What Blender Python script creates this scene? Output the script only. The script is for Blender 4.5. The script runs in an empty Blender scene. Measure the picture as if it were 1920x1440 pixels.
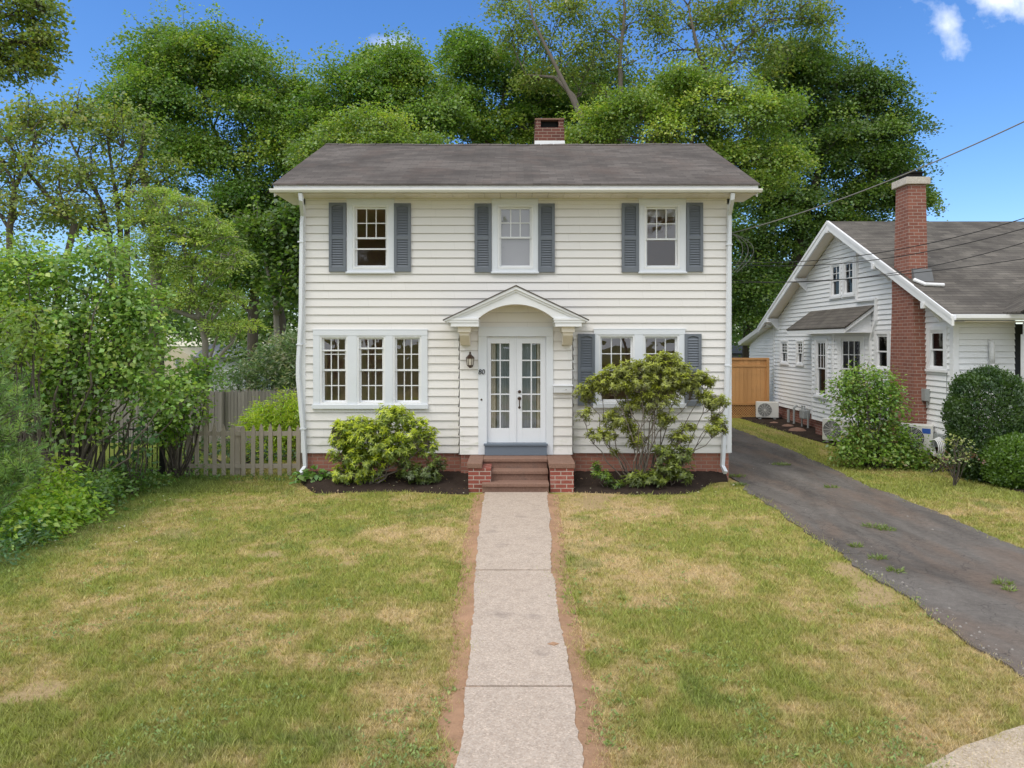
import bpy, math, random
import numpy as np
R = math.radians
# ------------------------------------------------------------------ camera, sky, sun
FPX, VX, VY, CH = 1333.0, 965.0, 640.0, 2.66      # focal length in photo pixels, vanishing point, eye height
S = bpy.context.scene
COL = S.collection
cam_d = bpy.data.cameras.new("camera")
cam_d.sensor_width = 36.0
cam_d.lens = FPX / 1920 * 36
cam_d.shift_x = -(VX - 960) / 1920
cam_d.shift_y = -(720 - VY) / 1920
cam_d.clip_end = 3000
cam = bpy.data.objects.new("camera", cam_d)
cam.location = (0, 0, CH)
cam.rotation_euler = (R(90), 0, 0)
COL.objects.link(cam)
S.camera = cam
S.view_settings.view_transform = 'Standard'
S.view_settings.look = 'None'
S.view_settings.exposure = 0.50
S.view_settings.gamma = 1
S.render.resolution_x, S.render.resolution_y = 1024, 768
S.cycles.max_bounces = 8
S.cycles.transparent_max_bounces = 8
S.cycles.use_denoising = True

SUN_EL, SUN_AZ = 56.0, 228.0          # azimuth clockwise from +Y: behind the camera, to the left
world = bpy.data.worlds.new("World")
S.world = world
world.use_nodes = True
wt = world.node_tree
for n in list(wt.nodes): wt.nodes.remove(n)
def wn(kind, **kw):
    n = wt.nodes.new(kind)
    for k, v in kw.items(): setattr(n, k, v)
    return n
def wmath(op, a, b=None, c=None, clamp=False):
    n = wn('ShaderNodeMath', operation=op, use_clamp=clamp)
    for i, v in enumerate((a, b, c)):
        if v is None: continue
        if isinstance(v, (int, float)): n.inputs[i].default_value = v
        else: wt.links.new(v, n.inputs[i])
    return n.outputs[0]
sky = wn('ShaderNodeTexSky', sky_type='NISHITA')
sky.sun_disc = False
sky.sun_elevation = R(SUN_EL); sky.sun_rotation = R(SUN_AZ)
sky.altitude = 300; sky.air_density = 1.25; sky.dust_density = 0.2; sky.ozone_density = 3.5
hs = wn('ShaderNodeHueSaturation'); hs.inputs['Saturation'].default_value = 1.12; hs.inputs['Value'].default_value = 1.0
tint = wn('ShaderNodeMix', data_type='RGBA', blend_type='MULTIPLY'); tint.inputs[0].default_value = 1.0; tint.inputs[7].default_value = (.86, .97, 1.22, 1)
wt.links.new(sky.outputs[0], tint.inputs[6]); wt.links.new(tint.outputs[2], hs.inputs['Color'])
tc = wn('ShaderNodeTexCoord')
sx = wn('ShaderNodeSeparateXYZ'); wt.links.new(tc.outputs['Generated'], sx.inputs[0])
yy = wmath('MAXIMUM', sx.outputs[1], 0.02)
cu = wmath('DIVIDE', sx.outputs[0], yy); cv = wmath('DIVIDE', sx.outputs[2], yy)
cmb = wn('ShaderNodeCombineXYZ'); wt.links.new(cu, cmb.inputs[0]); wt.links.new(cv, cmb.inputs[1])
nz = wn('ShaderNodeTexNoise'); nz.inputs['Scale'].default_value = 14; nz.inputs['Detail'].default_value = 8; nz.inputs['Roughness'].default_value = .55
wt.links.new(cmb.outputs[0], nz.inputs['Vector'])
def puff(u0, v0, ru, rv, gain):
    a = wmath('DIVIDE', wmath('SUBTRACT', cu, u0), ru); b = wmath('DIVIDE', wmath('SUBTRACT', cv, v0), rv)
    d = wmath('SQRT', wmath('ADD', wmath('MULTIPLY', a, a), wmath('MULTIPLY', b, b)))
    m = wmath('SUBTRACT', 1.0, d)                       # 1 in the middle, 0 at the rim
    return wmath('MULTIPLY', wmath('ADD', m, wmath('MULTIPLY', wmath('SUBTRACT', nz.outputs[0], .5), 3.2)), gain, clamp=True)
c1 = puff(.69, .50, .11, .06, .95)
c2 = puff(.607, .455, .032, .055, .85)
c3 = puff(-.175, .415, .05, .018, .40)
c5 = puff(.78, .51, .08, .07, 1.4)
cl = wmath('MAXIMUM', wmath('MAXIMUM', c1, c2), wmath('MAXIMUM', c3, c5))
cl = wmath('MULTIPLY', cl, wmath('GREATER_THAN', sx.outputs[1], .05))
# unseen cloud sheet added overhead and to the rear as neutral fill; blue ahead
nz2 = wn('ShaderNodeTexNoise'); nz2.inputs['Scale'].default_value = 2.6; nz2.inputs['Detail'].default_value = 7; nz2.inputs['Roughness'].default_value = .6
wt.links.new(tc.outputs['Generated'], nz2.inputs['Vector'])
def smooth(v, a, b):
    n = wn('ShaderNodeMapRange', interpolation_type='SMOOTHSTEP'); n.inputs[1].default_value = a; n.inputs[2].default_value = b
    wt.links.new(v, n.inputs[0]); return n.outputs[0]
wob = wmath('MULTIPLY', wmath('SUBTRACT', nz2.outputs[0], .5), .35)
hi = smooth(wmath('ADD', sx.outputs[2], wob), .56, .80)
rear = smooth(wmath('SUBTRACT', wob, sx.outputs[1]), -.52, -.10)
sheet = wmath('MAXIMUM', hi, rear)
sheet = wmath('MULTIPLY', sheet, wmath('ADD', .60, wmath('MULTIPLY', nz2.outputs[0], .75)), clamp=True)
cl = wmath('MAXIMUM', cl, sheet)
mx = wn('ShaderNodeMix', data_type='RGBA'); mx.inputs[7].default_value = (8.1, 8.5, 9.1, 1)
wt.links.new(cl, mx.inputs[0]); wt.links.new(hs.outputs[0], mx.inputs[6])
bg = wn('ShaderNodeBackground'); bg.inputs[1].default_value = 0.11
wt.links.new(mx.outputs[2], bg.inputs[0])
wo = wn('ShaderNodeOutputWorld'); wt.links.new(bg.outputs[0], wo.inputs[0])

sun_d = bpy.data.lights.new("sun", 'SUN')
sun_d.energy = 1.3; sun_d.angle = R(35); sun_d.color = (1.0, .92, .82)
sun = bpy.data.objects.new("sun", sun_d)
sun.rotation_euler = (R(90 - SUN_EL), 0, R(180 - SUN_AZ))
COL.objects.link(sun)

# ------------------------------------------------------------------ pixel helpers (used to measure real positions)
def W(px, py, Y): return np.array([(px - VX) / FPX * Y, Y, CH + (VY - py) / FPX * Y])
def G(px, py):
    Y = CH * FPX / (py - VY)
    return np.array([(px - VX) / FPX * Y, Y])

# ------------------------------------------------------------------ materials
def mat_base(name):
    m = bpy.data.materials.new(name); m.use_nodes = True
    nt = m.node_tree
    p = nt.nodes['Principled BSDF']
    return m, nt, p
def nd(nt, kind, ins=None, **kw):
    n = nt.nodes.new(kind)
    for k, v in kw.items(): setattr(n, k, v)
    for k, v in (ins or {}).items():
        if hasattr(v, 'is_output') or isinstance(v, bpy.types.NodeSocket): nt.links.new(v, n.inputs[k])
        else: n.inputs[k].default_value = v
    return n
def objco(nt): return nd(nt, 'ShaderNodeTexCoord').outputs['Object']
def ramp(nt, fac, stops):
    r = nd(nt, 'ShaderNodeValToRGB', {0: fac})
    el = r.color_ramp.elements
    while len(el) < len(stops): el.new(.5)
    for e, (p, c) in zip(el, stops):
        e.position = p; e.color = (*c, 1) if len(c) == 3 else c
    return r.outputs[0]
def mixc(nt, fac, a, b, blend='MIX'):
    n = nd(nt, 'ShaderNodeMix', data_type='RGBA', blend_type=blend)
    for i, v in ((0, fac), (6, a), (7, b)):
        if isinstance(v, bpy.types.NodeSocket): nt.links.new(v, n.inputs[i])
        elif isinstance(v, (int, float)): n.inputs[i].default_value = v
        else: n.inputs[i].default_value = (*v, 1)
    return n.outputs[2]
def bump(nt, p, h, strength=.3, dist=.01):
    b = nd(nt, 'ShaderNodeBump', {'Height': h, 'Strength': strength, 'Distance': dist})
    nt.links.new(b.outputs[0], p.inputs['Normal'])
def noise(nt, co, scale, detail=4, rough=.55, dist=0):
    return nd(nt, 'ShaderNodeTexNoise', {'Vector': co, 'Scale': scale, 'Detail': detail, 'Roughness': rough, 'Distortion': dist}).outputs[0]

def paint(name, col, rough=.55, var=.10, scale=2.5, bmp=.08, spec=.3, metal=0):
    m, nt, p = mat_base(name)
    co = objco(nt)
    n1 = noise(nt, co, scale, 5, .6); n2 = noise(nt, co, 60, 3)
    c = mixc(nt, n1, tuple(x * (1 - var) for x in col), tuple(min(1, x * (1 + var * .6)) for x in col))
    c = mixc(nt, .06, c, n2, 'OVERLAY')
    nt.links.new(c, p.inputs['Base Color'])
    p.inputs['Roughness'].default_value = rough; p.inputs['Specular IOR Level'].default_value = spec; p.inputs['Metallic'].default_value = metal
    if bmp: bump(nt, p, n2, bmp, .004)
    return m

def siding_mat(name, col, row, z0, board=1.2, stain=(.45, .48, .36), stain_amt=.5, cream=0):
    m, nt, p = mat_base(name)
    co = objco(nt)
    s = nd(nt, 'ShaderNodeSeparateXYZ', {0: co})
    u = nd(nt, 'ShaderNodeMath', {0: s.outputs[0], 1: s.outputs[1]}, operation='ADD').outputs[0]
    v = nd(nt, 'ShaderNodeMath', {0: s.outputs[2], 1: z0 - 40 * row}, operation='SUBTRACT').outputs[0]
    vec = nd(nt, 'ShaderNodeCombineXYZ', {0: u, 1: v}).outputs[0]
    br = nd(nt, 'ShaderNodeTexBrick', {'Vector': vec, 'Color1': (*col, 1), 'Color2': (*[x * .955 for x in col], 1), 'Mortar': (*[x * .70 for x in col], 1),
             'Scale': 1.0, 'Mortar Size': .0022, 'Mortar Smooth': 0, 'Bias': 0, 'Brick Width': board, 'Row Height': row})
    br.offset = .37; br.offset_frequency = 2; br.squash_frequency = 3; br.squash = 1.3
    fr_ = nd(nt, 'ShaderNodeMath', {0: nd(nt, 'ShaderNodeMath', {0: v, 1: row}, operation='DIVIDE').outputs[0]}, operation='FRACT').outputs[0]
    lap = ramp(nt, fr_, [(.0, (.5, .5, .5)), (.012, (0, 0, 0)), (.952, (0, 0, 0)), (.972, (1, 1, 1))])       # shadow line under each board butt, painted into the colour
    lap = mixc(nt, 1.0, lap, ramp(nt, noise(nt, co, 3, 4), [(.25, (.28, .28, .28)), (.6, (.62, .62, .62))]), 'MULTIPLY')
    big = noise(nt, co, .9, 4, .6)
    c = mixc(nt, big, br.outputs[0], tuple(x * .94 for x in col))
    st = noise(nt, nd(nt, 'ShaderNodeMapping', {0: co, 3: (1.2, 1.2, 5)}).outputs[0], 1.7, 6, .65)
    lowz = nd(nt, 'ShaderNodeMapRange', {0: s.outputs[2], 1: .9, 2: 1.25, 3: 1, 4: .0}).outputs[0]
    sm = nd(nt, 'ShaderNodeMath', {0: ramp(nt, st, [(.53, (0, 0, 0)), (.67, (1, 1, 1))]), 1: lowz}, operation='MULTIPLY').outputs[0]
    sm = nd(nt, 'ShaderNodeMath', {0: sm, 1: stain_amt}, operation='MULTIPLY').outputs[0]
    c = mixc(nt, sm, c, stain)
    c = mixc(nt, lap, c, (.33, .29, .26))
    fine = noise(nt, co, 45, 4)
    c = mixc(nt, .05, c, fine, 'OVERLAY')
    nt.links.new(c, p.inputs['Base Color'])
    p.inputs['Roughness'].default_value = .62; p.inputs['Specular IOR Level'].default_value = .25
    bump(nt, p, fine, .07, .004)
    return m

def brick_mat(name, c1, c2, mortar, bw=.215, rh=.072, ms=.006, var=.35):
    m, nt, p = mat_base(name)
    co = objco(nt)
    s = nd(nt, 'ShaderNodeSeparateXYZ', {0: co})
    u = nd(nt, 'ShaderNodeMath', {0: s.outputs[0], 1: s.outputs[1]}, operation='ADD').outputs[0]
    vec = nd(nt, 'ShaderNodeCombineXYZ', {0: u, 1: s.outputs[2]}).outputs[0]
    br = nd(nt, 'ShaderNodeTexBrick', {'Vector': vec, 'Color1': (*c1, 1), 'Color2': (*c2, 1), 'Mortar': (*mortar, 1), 'Scale': 1.0,
             'Mortar Size': ms, 'Mortar Smooth': .2, 'Bias': -.1, 'Brick Width': bw, 'Row Height': rh})
    n1 = noise(nt, co, 5, 6, .65); n2 = noise(nt, co, 70, 4)
    c = mixc(nt, n1, mixc(nt, var, br.outputs[0], (.05, .03, .025)), br.outputs[0])
    c = mixc(nt, .22, c, n2, 'OVERLAY')
    c = mixc(nt, ramp(nt, noise(nt, co, 2.6, 5, .7), [(.6, (0, 0, 0)), (.8, (.35, .35, .35))]), c, tuple(x * 1.1 for x in mortar))
    nt.links.new(c, p.inputs['Base Color'])
    p.inputs['Roughness'].default_value = .85
    inv = nd(nt, 'ShaderNodeMath', {0: 1.0, 1: br.outputs[1]}, operation='SUBTRACT').outputs[0]
    h = nd(nt, 'ShaderNodeMath', {0: inv, 1: n2}, operation='ADD').outputs[0]
    bump(nt, p, h, .5, .008)
    return m

def shingle_mat(name, c1, c2, row, axis='y', moss=None, streak=.5):
    m, nt, p = mat_base(name)
    co = objco(nt)
    s = nd(nt, 'ShaderNodeSeparateXYZ', {0: co})
    a, b = (s.outputs[0], s.outputs[1]) if axis == 'y' else (s.outputs[1], s.outputs[0])
    b2 = nd(nt, 'ShaderNodeMath', {0: b, 1: 1.12}, operation='MULTIPLY').outputs[0]
    vec = nd(nt, 'ShaderNodeCombineXYZ', {0: a, 1: b2}).outputs[0]
    br = nd(nt, 'ShaderNodeTexBrick', {'Vector': vec, 'Color1': (*c1, 1), 'Color2': (*c2, 1), 'Mortar': (*[x * .40 for x in c1], 1), 'Scale': 1.0,
             'Mortar Size': .003, 'Mortar Smooth': .4, 'Bias': 0, 'Brick Width': .31, 'Row Height': row})
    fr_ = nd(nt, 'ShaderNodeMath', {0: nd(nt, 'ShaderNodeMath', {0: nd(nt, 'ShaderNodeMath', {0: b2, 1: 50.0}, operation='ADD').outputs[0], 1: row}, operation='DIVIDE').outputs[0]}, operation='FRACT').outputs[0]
    big = noise(nt, co, .75, 5, .6, .4)
    warm = noise(nt, co, 1.4, 4, .6)
    c = mixc(nt, ramp(nt, big, [(.35, (0, 0, 0)), (.68, (.75, .75, .75))]), br.outputs[0], tuple(x * .55 for x in c1))
    c = mixc(nt, ramp(nt, warm, [(.5, (0, 0, 0)), (.75, (.5, .5, .5))]), c, moss or (.150, .112, .096))
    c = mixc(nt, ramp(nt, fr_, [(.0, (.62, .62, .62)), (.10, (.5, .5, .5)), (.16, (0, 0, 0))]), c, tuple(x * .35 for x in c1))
    gr = noise(nt, co, 140, 3, .7)
    c = mixc(nt, .5, c, gr, 'OVERLAY')
    sp = nd(nt, 'ShaderNodeTexVoronoi', {'Vector': co, 'Scale': 1.3}).outputs['Distance']
    c = mixc(nt, ramp(nt, sp, [(.0, (1, 1, 1)), (.022, (1, 1, 1)), (.028, (0, 0, 0))]), c, (.42, .38, .33))
    nt.links.new(c, p.inputs['Base Color'])
    p.inputs['Roughness'].default_value = .95; p.inputs['Specular IOR Level'].default_value = .15
    h = nd(nt, 'ShaderNodeMath', {0: br.outputs[0], 1: gr}, operation='MULTIPLY_ADD', ).outputs[0]
    bump(nt, p, gr, .5, .006)
    return m

def wood_mat(name, c1, c2, axis=2, scale=9, rough=.8):
    m, nt, p = mat_base(name)
    co = objco(nt)
    sc = [scale * 3] * 3; sc[axis] = scale * .16
    mp = nd(nt, 'ShaderNodeMapping', {0: co, 3: tuple(sc)}).outputs[0]
    n1 = noise(nt, mp, 1, 6, .62, .6); n2 = noise(nt, co, 1.8, 4)
    rnd = nd(nt, 'ShaderNodeNewGeometry').outputs['Random Per Island']
    c = mixc(nt, n1, c1, c2)
    c = mixc(nt, nd(nt, 'ShaderNodeMath', {0: rnd, 1: .5}, operation='MULTIPLY').outputs[0], c, tuple(x * .62 for x in c1))
    c = mixc(nt, ramp(nt, n2, [(.5, (0, 0, 0)), (.8, (.5, .5, .5))]), c, tuple(x * .6 for x in c2))
    nt.links.new(c, p.inputs['Base Color'])
    p.inputs['Roughness'].default_value = rough
    bump(nt, p, n1, .35, .006)
    return m

def attr_mat(name, trans=.44, gloss=.05, rough=.45):
    m, nt, p = mat_base(name)
    nt.nodes.remove(p)
    a = nd(nt, 'ShaderNodeAttribute', attribute_name='col')
    d = nd(nt, 'ShaderNodeBsdfDiffuse', {0: a.outputs[0]})
    t = nd(nt, 'ShaderNodeBsdfTranslucent', {0: mixc(nt, 1.0, a.outputs[0], (1.15, 1.2, .6), 'MULTIPLY')})
    m1 = nd(nt, 'ShaderNodeMixShader', {0: trans, 1: d.outputs[0], 2: t.outputs[0]})
    g = nd(nt, 'ShaderNodeBsdfGlossy', {0: (.9, .95, 1, 1), 1: rough})
    m2 = nd(nt, 'ShaderNodeMixShader', {0: gloss, 1: m1.outputs[0], 2: g.outputs[0]})
    nt.links.new(m2.outputs[0], nt.nodes['Material Output'].inputs[0])
    return m

def glass_mat(name, tint=(.82, .82, .82), refl=.8):
    m, nt, p = mat_base(name)
    nt.nodes.remove(p)
    t = nd(nt, 'ShaderNodeBsdfTransparent', {0: (*tint, 1)})
    co = objco(nt)
    b = nd(nt, 'ShaderNodeBump', {'Height': noise(nt, co, 2.2, 2), 'Strength': .12, 'Distance': .05})
    g = nd(nt, 'ShaderNodeBsdfGlossy', {0: (.95, .97, 1, 1), 1: .015, 'Normal': b.outputs[0]})
    ge = nd(nt, 'ShaderNodeNewGeometry')                      # Schlick, the same from both faces of the thin pane
    dt = nd(nt, 'ShaderNodeVectorMath', {0: ge.outputs['Normal'], 1: ge.outputs['Incoming']}, operation='DOT_PRODUCT').outputs['Value']
    k = nd(nt, 'ShaderNodeMath', {0: 1.0, 1: nd(nt, 'ShaderNodeMath', {0: dt}, operation='ABSOLUTE').outputs[0]}, operation='SUBTRACT').outputs[0]
    k5 = nd(nt, 'ShaderNodeMath', {0: k, 1: 5.0}, operation='POWER').outputs[0]
    fm = nd(nt, 'ShaderNodeMath', {0: k5, 1: .9 * min(1, refl), 2: .15 * refl}, operation='MULTIPLY_ADD', use_clamp=True)
    mx_ = nd(nt, 'ShaderNodeMixShader', {0: fm.outputs[0], 1: t.outputs[0], 2: g.outputs[0]})
    nt.links.new(mx_.outputs[0], nt.nodes['Material Output'].inputs[0])
    return m

def ground_mat():
    m, nt, p = mat_base('lawn_soil')
    co = objco(nt)
    a = nd(nt, 'ShaderNodeAttribute', attribute_name='col')
    n1 = noise(nt, co, 26, 6, .7); n2 = noise(nt, co, 120, 4, .7)
    c = mixc(nt, .55, a.outputs[0], n1, 'OVERLAY'); c = mixc(nt, .5, c, n2, 'OVERLAY')
    nt.links.new(c, p.inputs['Base Color']); p.inputs['Roughness'].default_value = 1; p.inputs['Specular IOR Level'].default_value = .05
    bump(nt, p, n1, .8, .03)
    return m

def concrete_mat(name, c1, c2, speck=.5):
    m, nt, p = mat_base(name)
    co = objco(nt)
    big = noise(nt, co, 1.1, 6, .65); mid = noise(nt, co, 9, 6, .7); fine = noise(nt, co, 110, 3, .8)
    vor = nd(nt, 'ShaderNodeTexVoronoi', {'Vector': co, 'Scale': 85.0}).outputs['Color']
    vr = nd(nt, 'ShaderNodeSeparateXYZ', {0: vor}).outputs[0]
    c = mixc(nt, big, c1, c2)
    c = mixc(nt, ramp(nt, mid, [(.48, (0, 0, 0)), (.75, (.38, .38, .38))]), c, tuple(x * .55 for x in c1))
    c = mixc(nt, speck, c, ramp(nt, vr, [(.0, (.16, .13, .11)), (.25, (.42, .36, .31)), (.8, (.5, .5, .5)), (1, (.86, .82, .77))]), 'OVERLAY')
    c = mixc(nt, .3, c, fine, 'OVERLAY')
    blot = noise(nt, co, 2.3, 3, .5)
    c = mixc(nt, ramp(nt, blot, [(.62, (0, 0, 0)), (.74, (.4, .4, .4))]), c, (.15, .125, .115))
    nt.links.new(c, p.inputs['Base Color']); p.inputs['Roughness'].default_value = .92; p.inputs['Specular IOR Level'].default_value = .2
    bump(nt, p, fine, .4, .005)
    return m

def asphalt_mat():
    m, nt, p = mat_base('worn_asphalt')
    co = objco(nt)
    st = nd(nt, 'ShaderNodeMapping', {0: co, 3: (1.6, .45, 1)}).outputs[0]
    big = noise(nt, st, .9, 6, .65, .5); brown = noise(nt, st, 1.0, 5, .6, .3); fine = noise(nt, co, 150, 3, .8); mid = noise(nt, co, 14, 6, .7)
    wob = nd(nt, 'ShaderNodeMapping', {0: co, 3: (1, 1, 1)}).outputs[0]
    wv = mixc(nt, .45, wob, nd(nt, 'ShaderNodeTexNoise', {'Vector': co, 'Scale': 3.0, 'Detail': 5}).outputs[1], 'ADD')
    v1 = nd(nt, 'ShaderNodeTexVoronoi', {'Vector': wv, 'Scale': 1.15}, feature='DISTANCE_TO_EDGE').outputs['Distance']
    v2 = nd(nt, 'ShaderNodeTexVoronoi', {'Vector': wv, 'Scale': 3.6}, feature='DISTANCE_TO_EDGE').outputs['Distance']
    big = ramp(nt, big, [(.30, (0, 0, 0)), (.70, (1, 1, 1))])
    c = mixc(nt, big, (.075, .066, .059), (.185, .168, .152))
    c = mixc(nt, ramp(nt, brown, [(.46, (0, 0, 0)), (.64, (.65, .65, .65))]), c, (.175, .130, .102))
    c = mixc(nt, .35, c, mid, 'OVERLAY'); c = mixc(nt, .75, c, fine, 'OVERLAY')
    k1 = ramp(nt, v1, [(.0, (.7, .7, .7)), (.009, (0, 0, 0))])
    gate = ramp(nt, noise(nt, co, .8, 3), [(.46, (0, 0, 0)), (.56, (1, 1, 1))])
    k2 = mixc(nt, 1.0, ramp(nt, v2, [(.0, (.6, .6, .6)), (.02, (0, 0, 0))]), gate, 'MULTIPLY')
    g2 = ramp(nt, noise(nt, co, .55, 3), [(.44, (0, 0, 0)), (.56, (1, 1, 1))]); k1 = mixc(nt, 1.0, k1, g2, 'MULTIPLY'); c = mixc(nt, k1, c, (.045, .040, .038)); c = mixc(nt, k2, c, (.035, .032, .03))
    peb = nd(nt, 'ShaderNodeTexVoronoi', {'Vector': co, 'Scale': 5.0}).outputs['Distance']
    c = mixc(nt, ramp(nt, peb, [(.0, (.8, .8, .8)), (.045, (.8, .8, .8)), (.055, (0, 0, 0))]), c, (.22, .19, .16))
    nt.links.new(c, p.inputs['Base Color']); p.inputs['Roughness'].default_value = .92; p.inputs['Specular IOR Level'].default_value = .12
    bump(nt, p, fine, .5, .006)
    return m

def soil_mat(name, c1, c2, sc=30):
    m, nt, p = mat_base(name)
    co = objco(nt)
    n1 = noise(nt, co, sc, 6, .75); n2 = noise(nt, co, 3, 5, .6)
    c = mixc(nt, n1, c1, c2); c = mixc(nt, .5, c, n2, 'OVERLAY')
    nt.links.new(c, p.inputs['Base Color']); p.inputs['Roughness'].default_value = 1; p.inputs['Specular IOR Level'].default_value = .05
    bump(nt, p, n1, 1.0, .03)
    return m

M = {}
Z0 = .527
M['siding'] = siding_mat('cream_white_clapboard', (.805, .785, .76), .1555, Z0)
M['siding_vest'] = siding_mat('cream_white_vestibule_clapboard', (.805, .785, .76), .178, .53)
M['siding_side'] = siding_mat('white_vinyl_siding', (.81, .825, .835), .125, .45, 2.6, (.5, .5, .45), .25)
M['trim'] = paint('cool_white_trim_paint', (.715, .745, .785), .45, .06)
M['white'] = paint('white_paint', (.79, .80, .81), .5, .07)
M['door_white'] = paint('gloss_white_door_paint', (.745, .765, .80), .35, .04)
M['fascia'] = paint('weathered_white_fascia', (.79, .79, .79), .6, .18, 6)
M['soffit'] = paint('cream_soffit_board', (.78, .72, .63), .6, .08)
M['gutter'] = paint('white_aluminium_gutter', (.76, .75, .71), .35, .10, 3)
M['shutter'] = paint('slate_blue_shutter_vinyl', (.165, .184, .212), .5, .10)
M['blue'] = paint('slate_blue_step_paint', (.155, .19, .235), .5, .12)
M['hood_cream'] = paint('cream_hood_ceiling', (.76, .70, .60), .6, .06)
M['roof'] = shingle_mat('brown_grey_asphalt_shingle', (.108, .095, .087), (.170, .150, .137), .135)
M['roof2'] = shingle_mat('weathered_grey_shingle', (.105, .095, .085), (.185, .168, .146), .14, moss=(.20, .185, .16))
M['roof3'] = shingle_mat('weathered_grey_shingle_bay', (.125, .112, .100), (.165, .150, .130), .14, 'x', moss=(.20, .185, .16))
M['brick'] = brick_mat('red_foundation_brick', (.46, .19, .13), (.36, .145, .10), (.40, .29, .235), .21, .074, .007, .25)
M['brick_pier'] = brick_mat('bright_red_pier_brick', (.34, .085, .06), (.25, .07, .05), (.50, .42, .36), .205, .074, .008, .3)
M['brick_ch'] = brick_mat('dark_red_chimney_brick', (.20, .065, .045), (.125, .042, .032), (.34, .26, .20), .21, .073, .007, .35)
M['brick_nb'] = brick_mat('brown_red_chimney_brick', (.305, .115, .078), (.225, .080, .056), (.40, .33, .28), .21, .075, .006, .25)
M['stone'] = concrete_mat('red_brown_sandstone', (.215, .128, .096), (.285, .18, .138), .25)
M['walk'] = concrete_mat('pinkish_old_concrete', (.425, .355, .295), (.50, .425, .36), .34)
M['pave'] = concrete_mat('pale_sandy_pavement', (.43, .36, .275), (.50, .425, .335), .4)
M['asphalt'] = asphalt_mat()
M['ground'] = ground_mat()
M['mulch'] = soil_mat('dark_bark_mulch', (.018, .014, .012), (.085, .062, .05), 45)
M['dirt'] = soil_mat('bare_red_brown_dirt', (.36, .205, .125), (.50, .32, .205), 18)
M['leaf'] = attr_mat('living_foliage')
M['needle'] = attr_mat('pine_needles', .25, .06)
M['leaf_stem'] = paint('green_plant_stem', (.10, .15, .04), .7, .2, 20)
M['grass'] = attr_mat('grass_blades', .30, .02, .6)
M['bark'] = wood_mat('grey_brown_bark', (.12, .10, .082), (.20, .17, .14), 2, 4, .95)
M['bark_light'] = wood_mat('pale_grey_bark', (.26, .235, .20), (.38, .345, .30), 2, 4, .95)
M['bark_dark'] = wood_mat('dark_twig_bark', (.075, .06, .05), (.13, .11, .09), 2, 6, .95)
M['picket'] = wood_mat('weathered_picket_wood', (.35, .30, .235), (.50, .44, .355), 2, 7)
M['stockade'] = wood_mat('grey_stockade_wood', (.23, .21, .185), (.34, .315, .285), 2, 7)
M['cedar'] = wood_mat('fresh_orange_cedar', (.60, .30, .105), (.68, .37, .15), 2, 4, .7)
M['iron'] = paint('black_iron_paint', (.012, .012, .013), .4, .2)
M['bronze'] = paint('aged_bronze', (.075, .045, .03), .4, .3, 20, .1, .5, .4)
M['black'] = paint('soot_black', (.01, .01, .01), .8, .2)
M['glass'] = glass_mat('window_glass')
M['glass_dark'] = glass_mat('screened_window_glass', (.48, .46, .44), .55)
M['glass_nb'] = glass_mat('bungalow_window_glass', (.6, .6, .6), .38)
M['pebble'] = paint('grey_pebble', (.27, .25, .225), .9, .3, 30)
M['lamp_glass'] = paint('frosted_lantern_glass', (.62, .58, .50), .15, .1)
M['curtain'] = paint('grey_blue_sheer_curtain', (.30, .355, .40), .9, .2, 5)
M['curtain_w'] = paint('cream_sheer_curtain', (.62, .58, .50), .9, .12, 8)
M['shade'] = paint('pale_grey_window_shade', (.40, .39, .40), .9, .06)
M['inside'] = paint('tan_plaster', (.74, .55, .38), .9, .15)
M['inside_floor'] = paint('oak_floor', (.20, .11, .05), .5, .2)
M['concrete'] = concrete_mat('pale_cast_concrete', (.50, .47, .42), (.58, .55, .50), .35)
M['lead'] = paint('dull_lead_flashing', (.16, .165, .17), .5, .25, 6)
M['ac'] = paint('off_white_ac_steel', (.66, .66, .63), .4, .05)
M['grey'] = paint('grey_meter_steel', (.32, .34, .34), .45, .1)
M['blue_sticker'] = paint('blue_sticker', (.03, .10, .42), .4, .05)
M['cable'] = paint('black_cable', (.018, .018, .02), .5, .1)
M['cable_grey'] = paint('weathered_grey_cable', (.20, .20, .19), .6, .15)
M['slate_roof'] = paint('grey_far_roof', (.22, .23, .26), .9, .15)
M['tarp'] = paint('charcoal_tarp', (.04, .045, .055), .7, .2)
M['beige'] = paint('pale_yellow_far_wall', (.62, .55, .40), .7, .1)
M['grey_wall'] = paint('pale_grey_far_wall', (.52, .53, .54), .7, .1)

# ------------------------------------------------------------------ mesh building
ORG = {}
def thing(name, label, cat, loc=(0, 0, 0), group=None):
    o = bpy.data.objects.new(name, None); COL.objects.link(o)
    o.empty_display_size = .1
    o.location = loc; ORG[o] = np.array(loc, float)
    o['label'] = label; o['category'] = cat
    if group: o['group'] = group
    return o
def tag(o, label=None, cat=None, group=None, kind=None):
    for k, v in (('label', label), ('category', cat), ('group', group), ('kind', kind)):
        if v: o[k] = v
    return o

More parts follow.
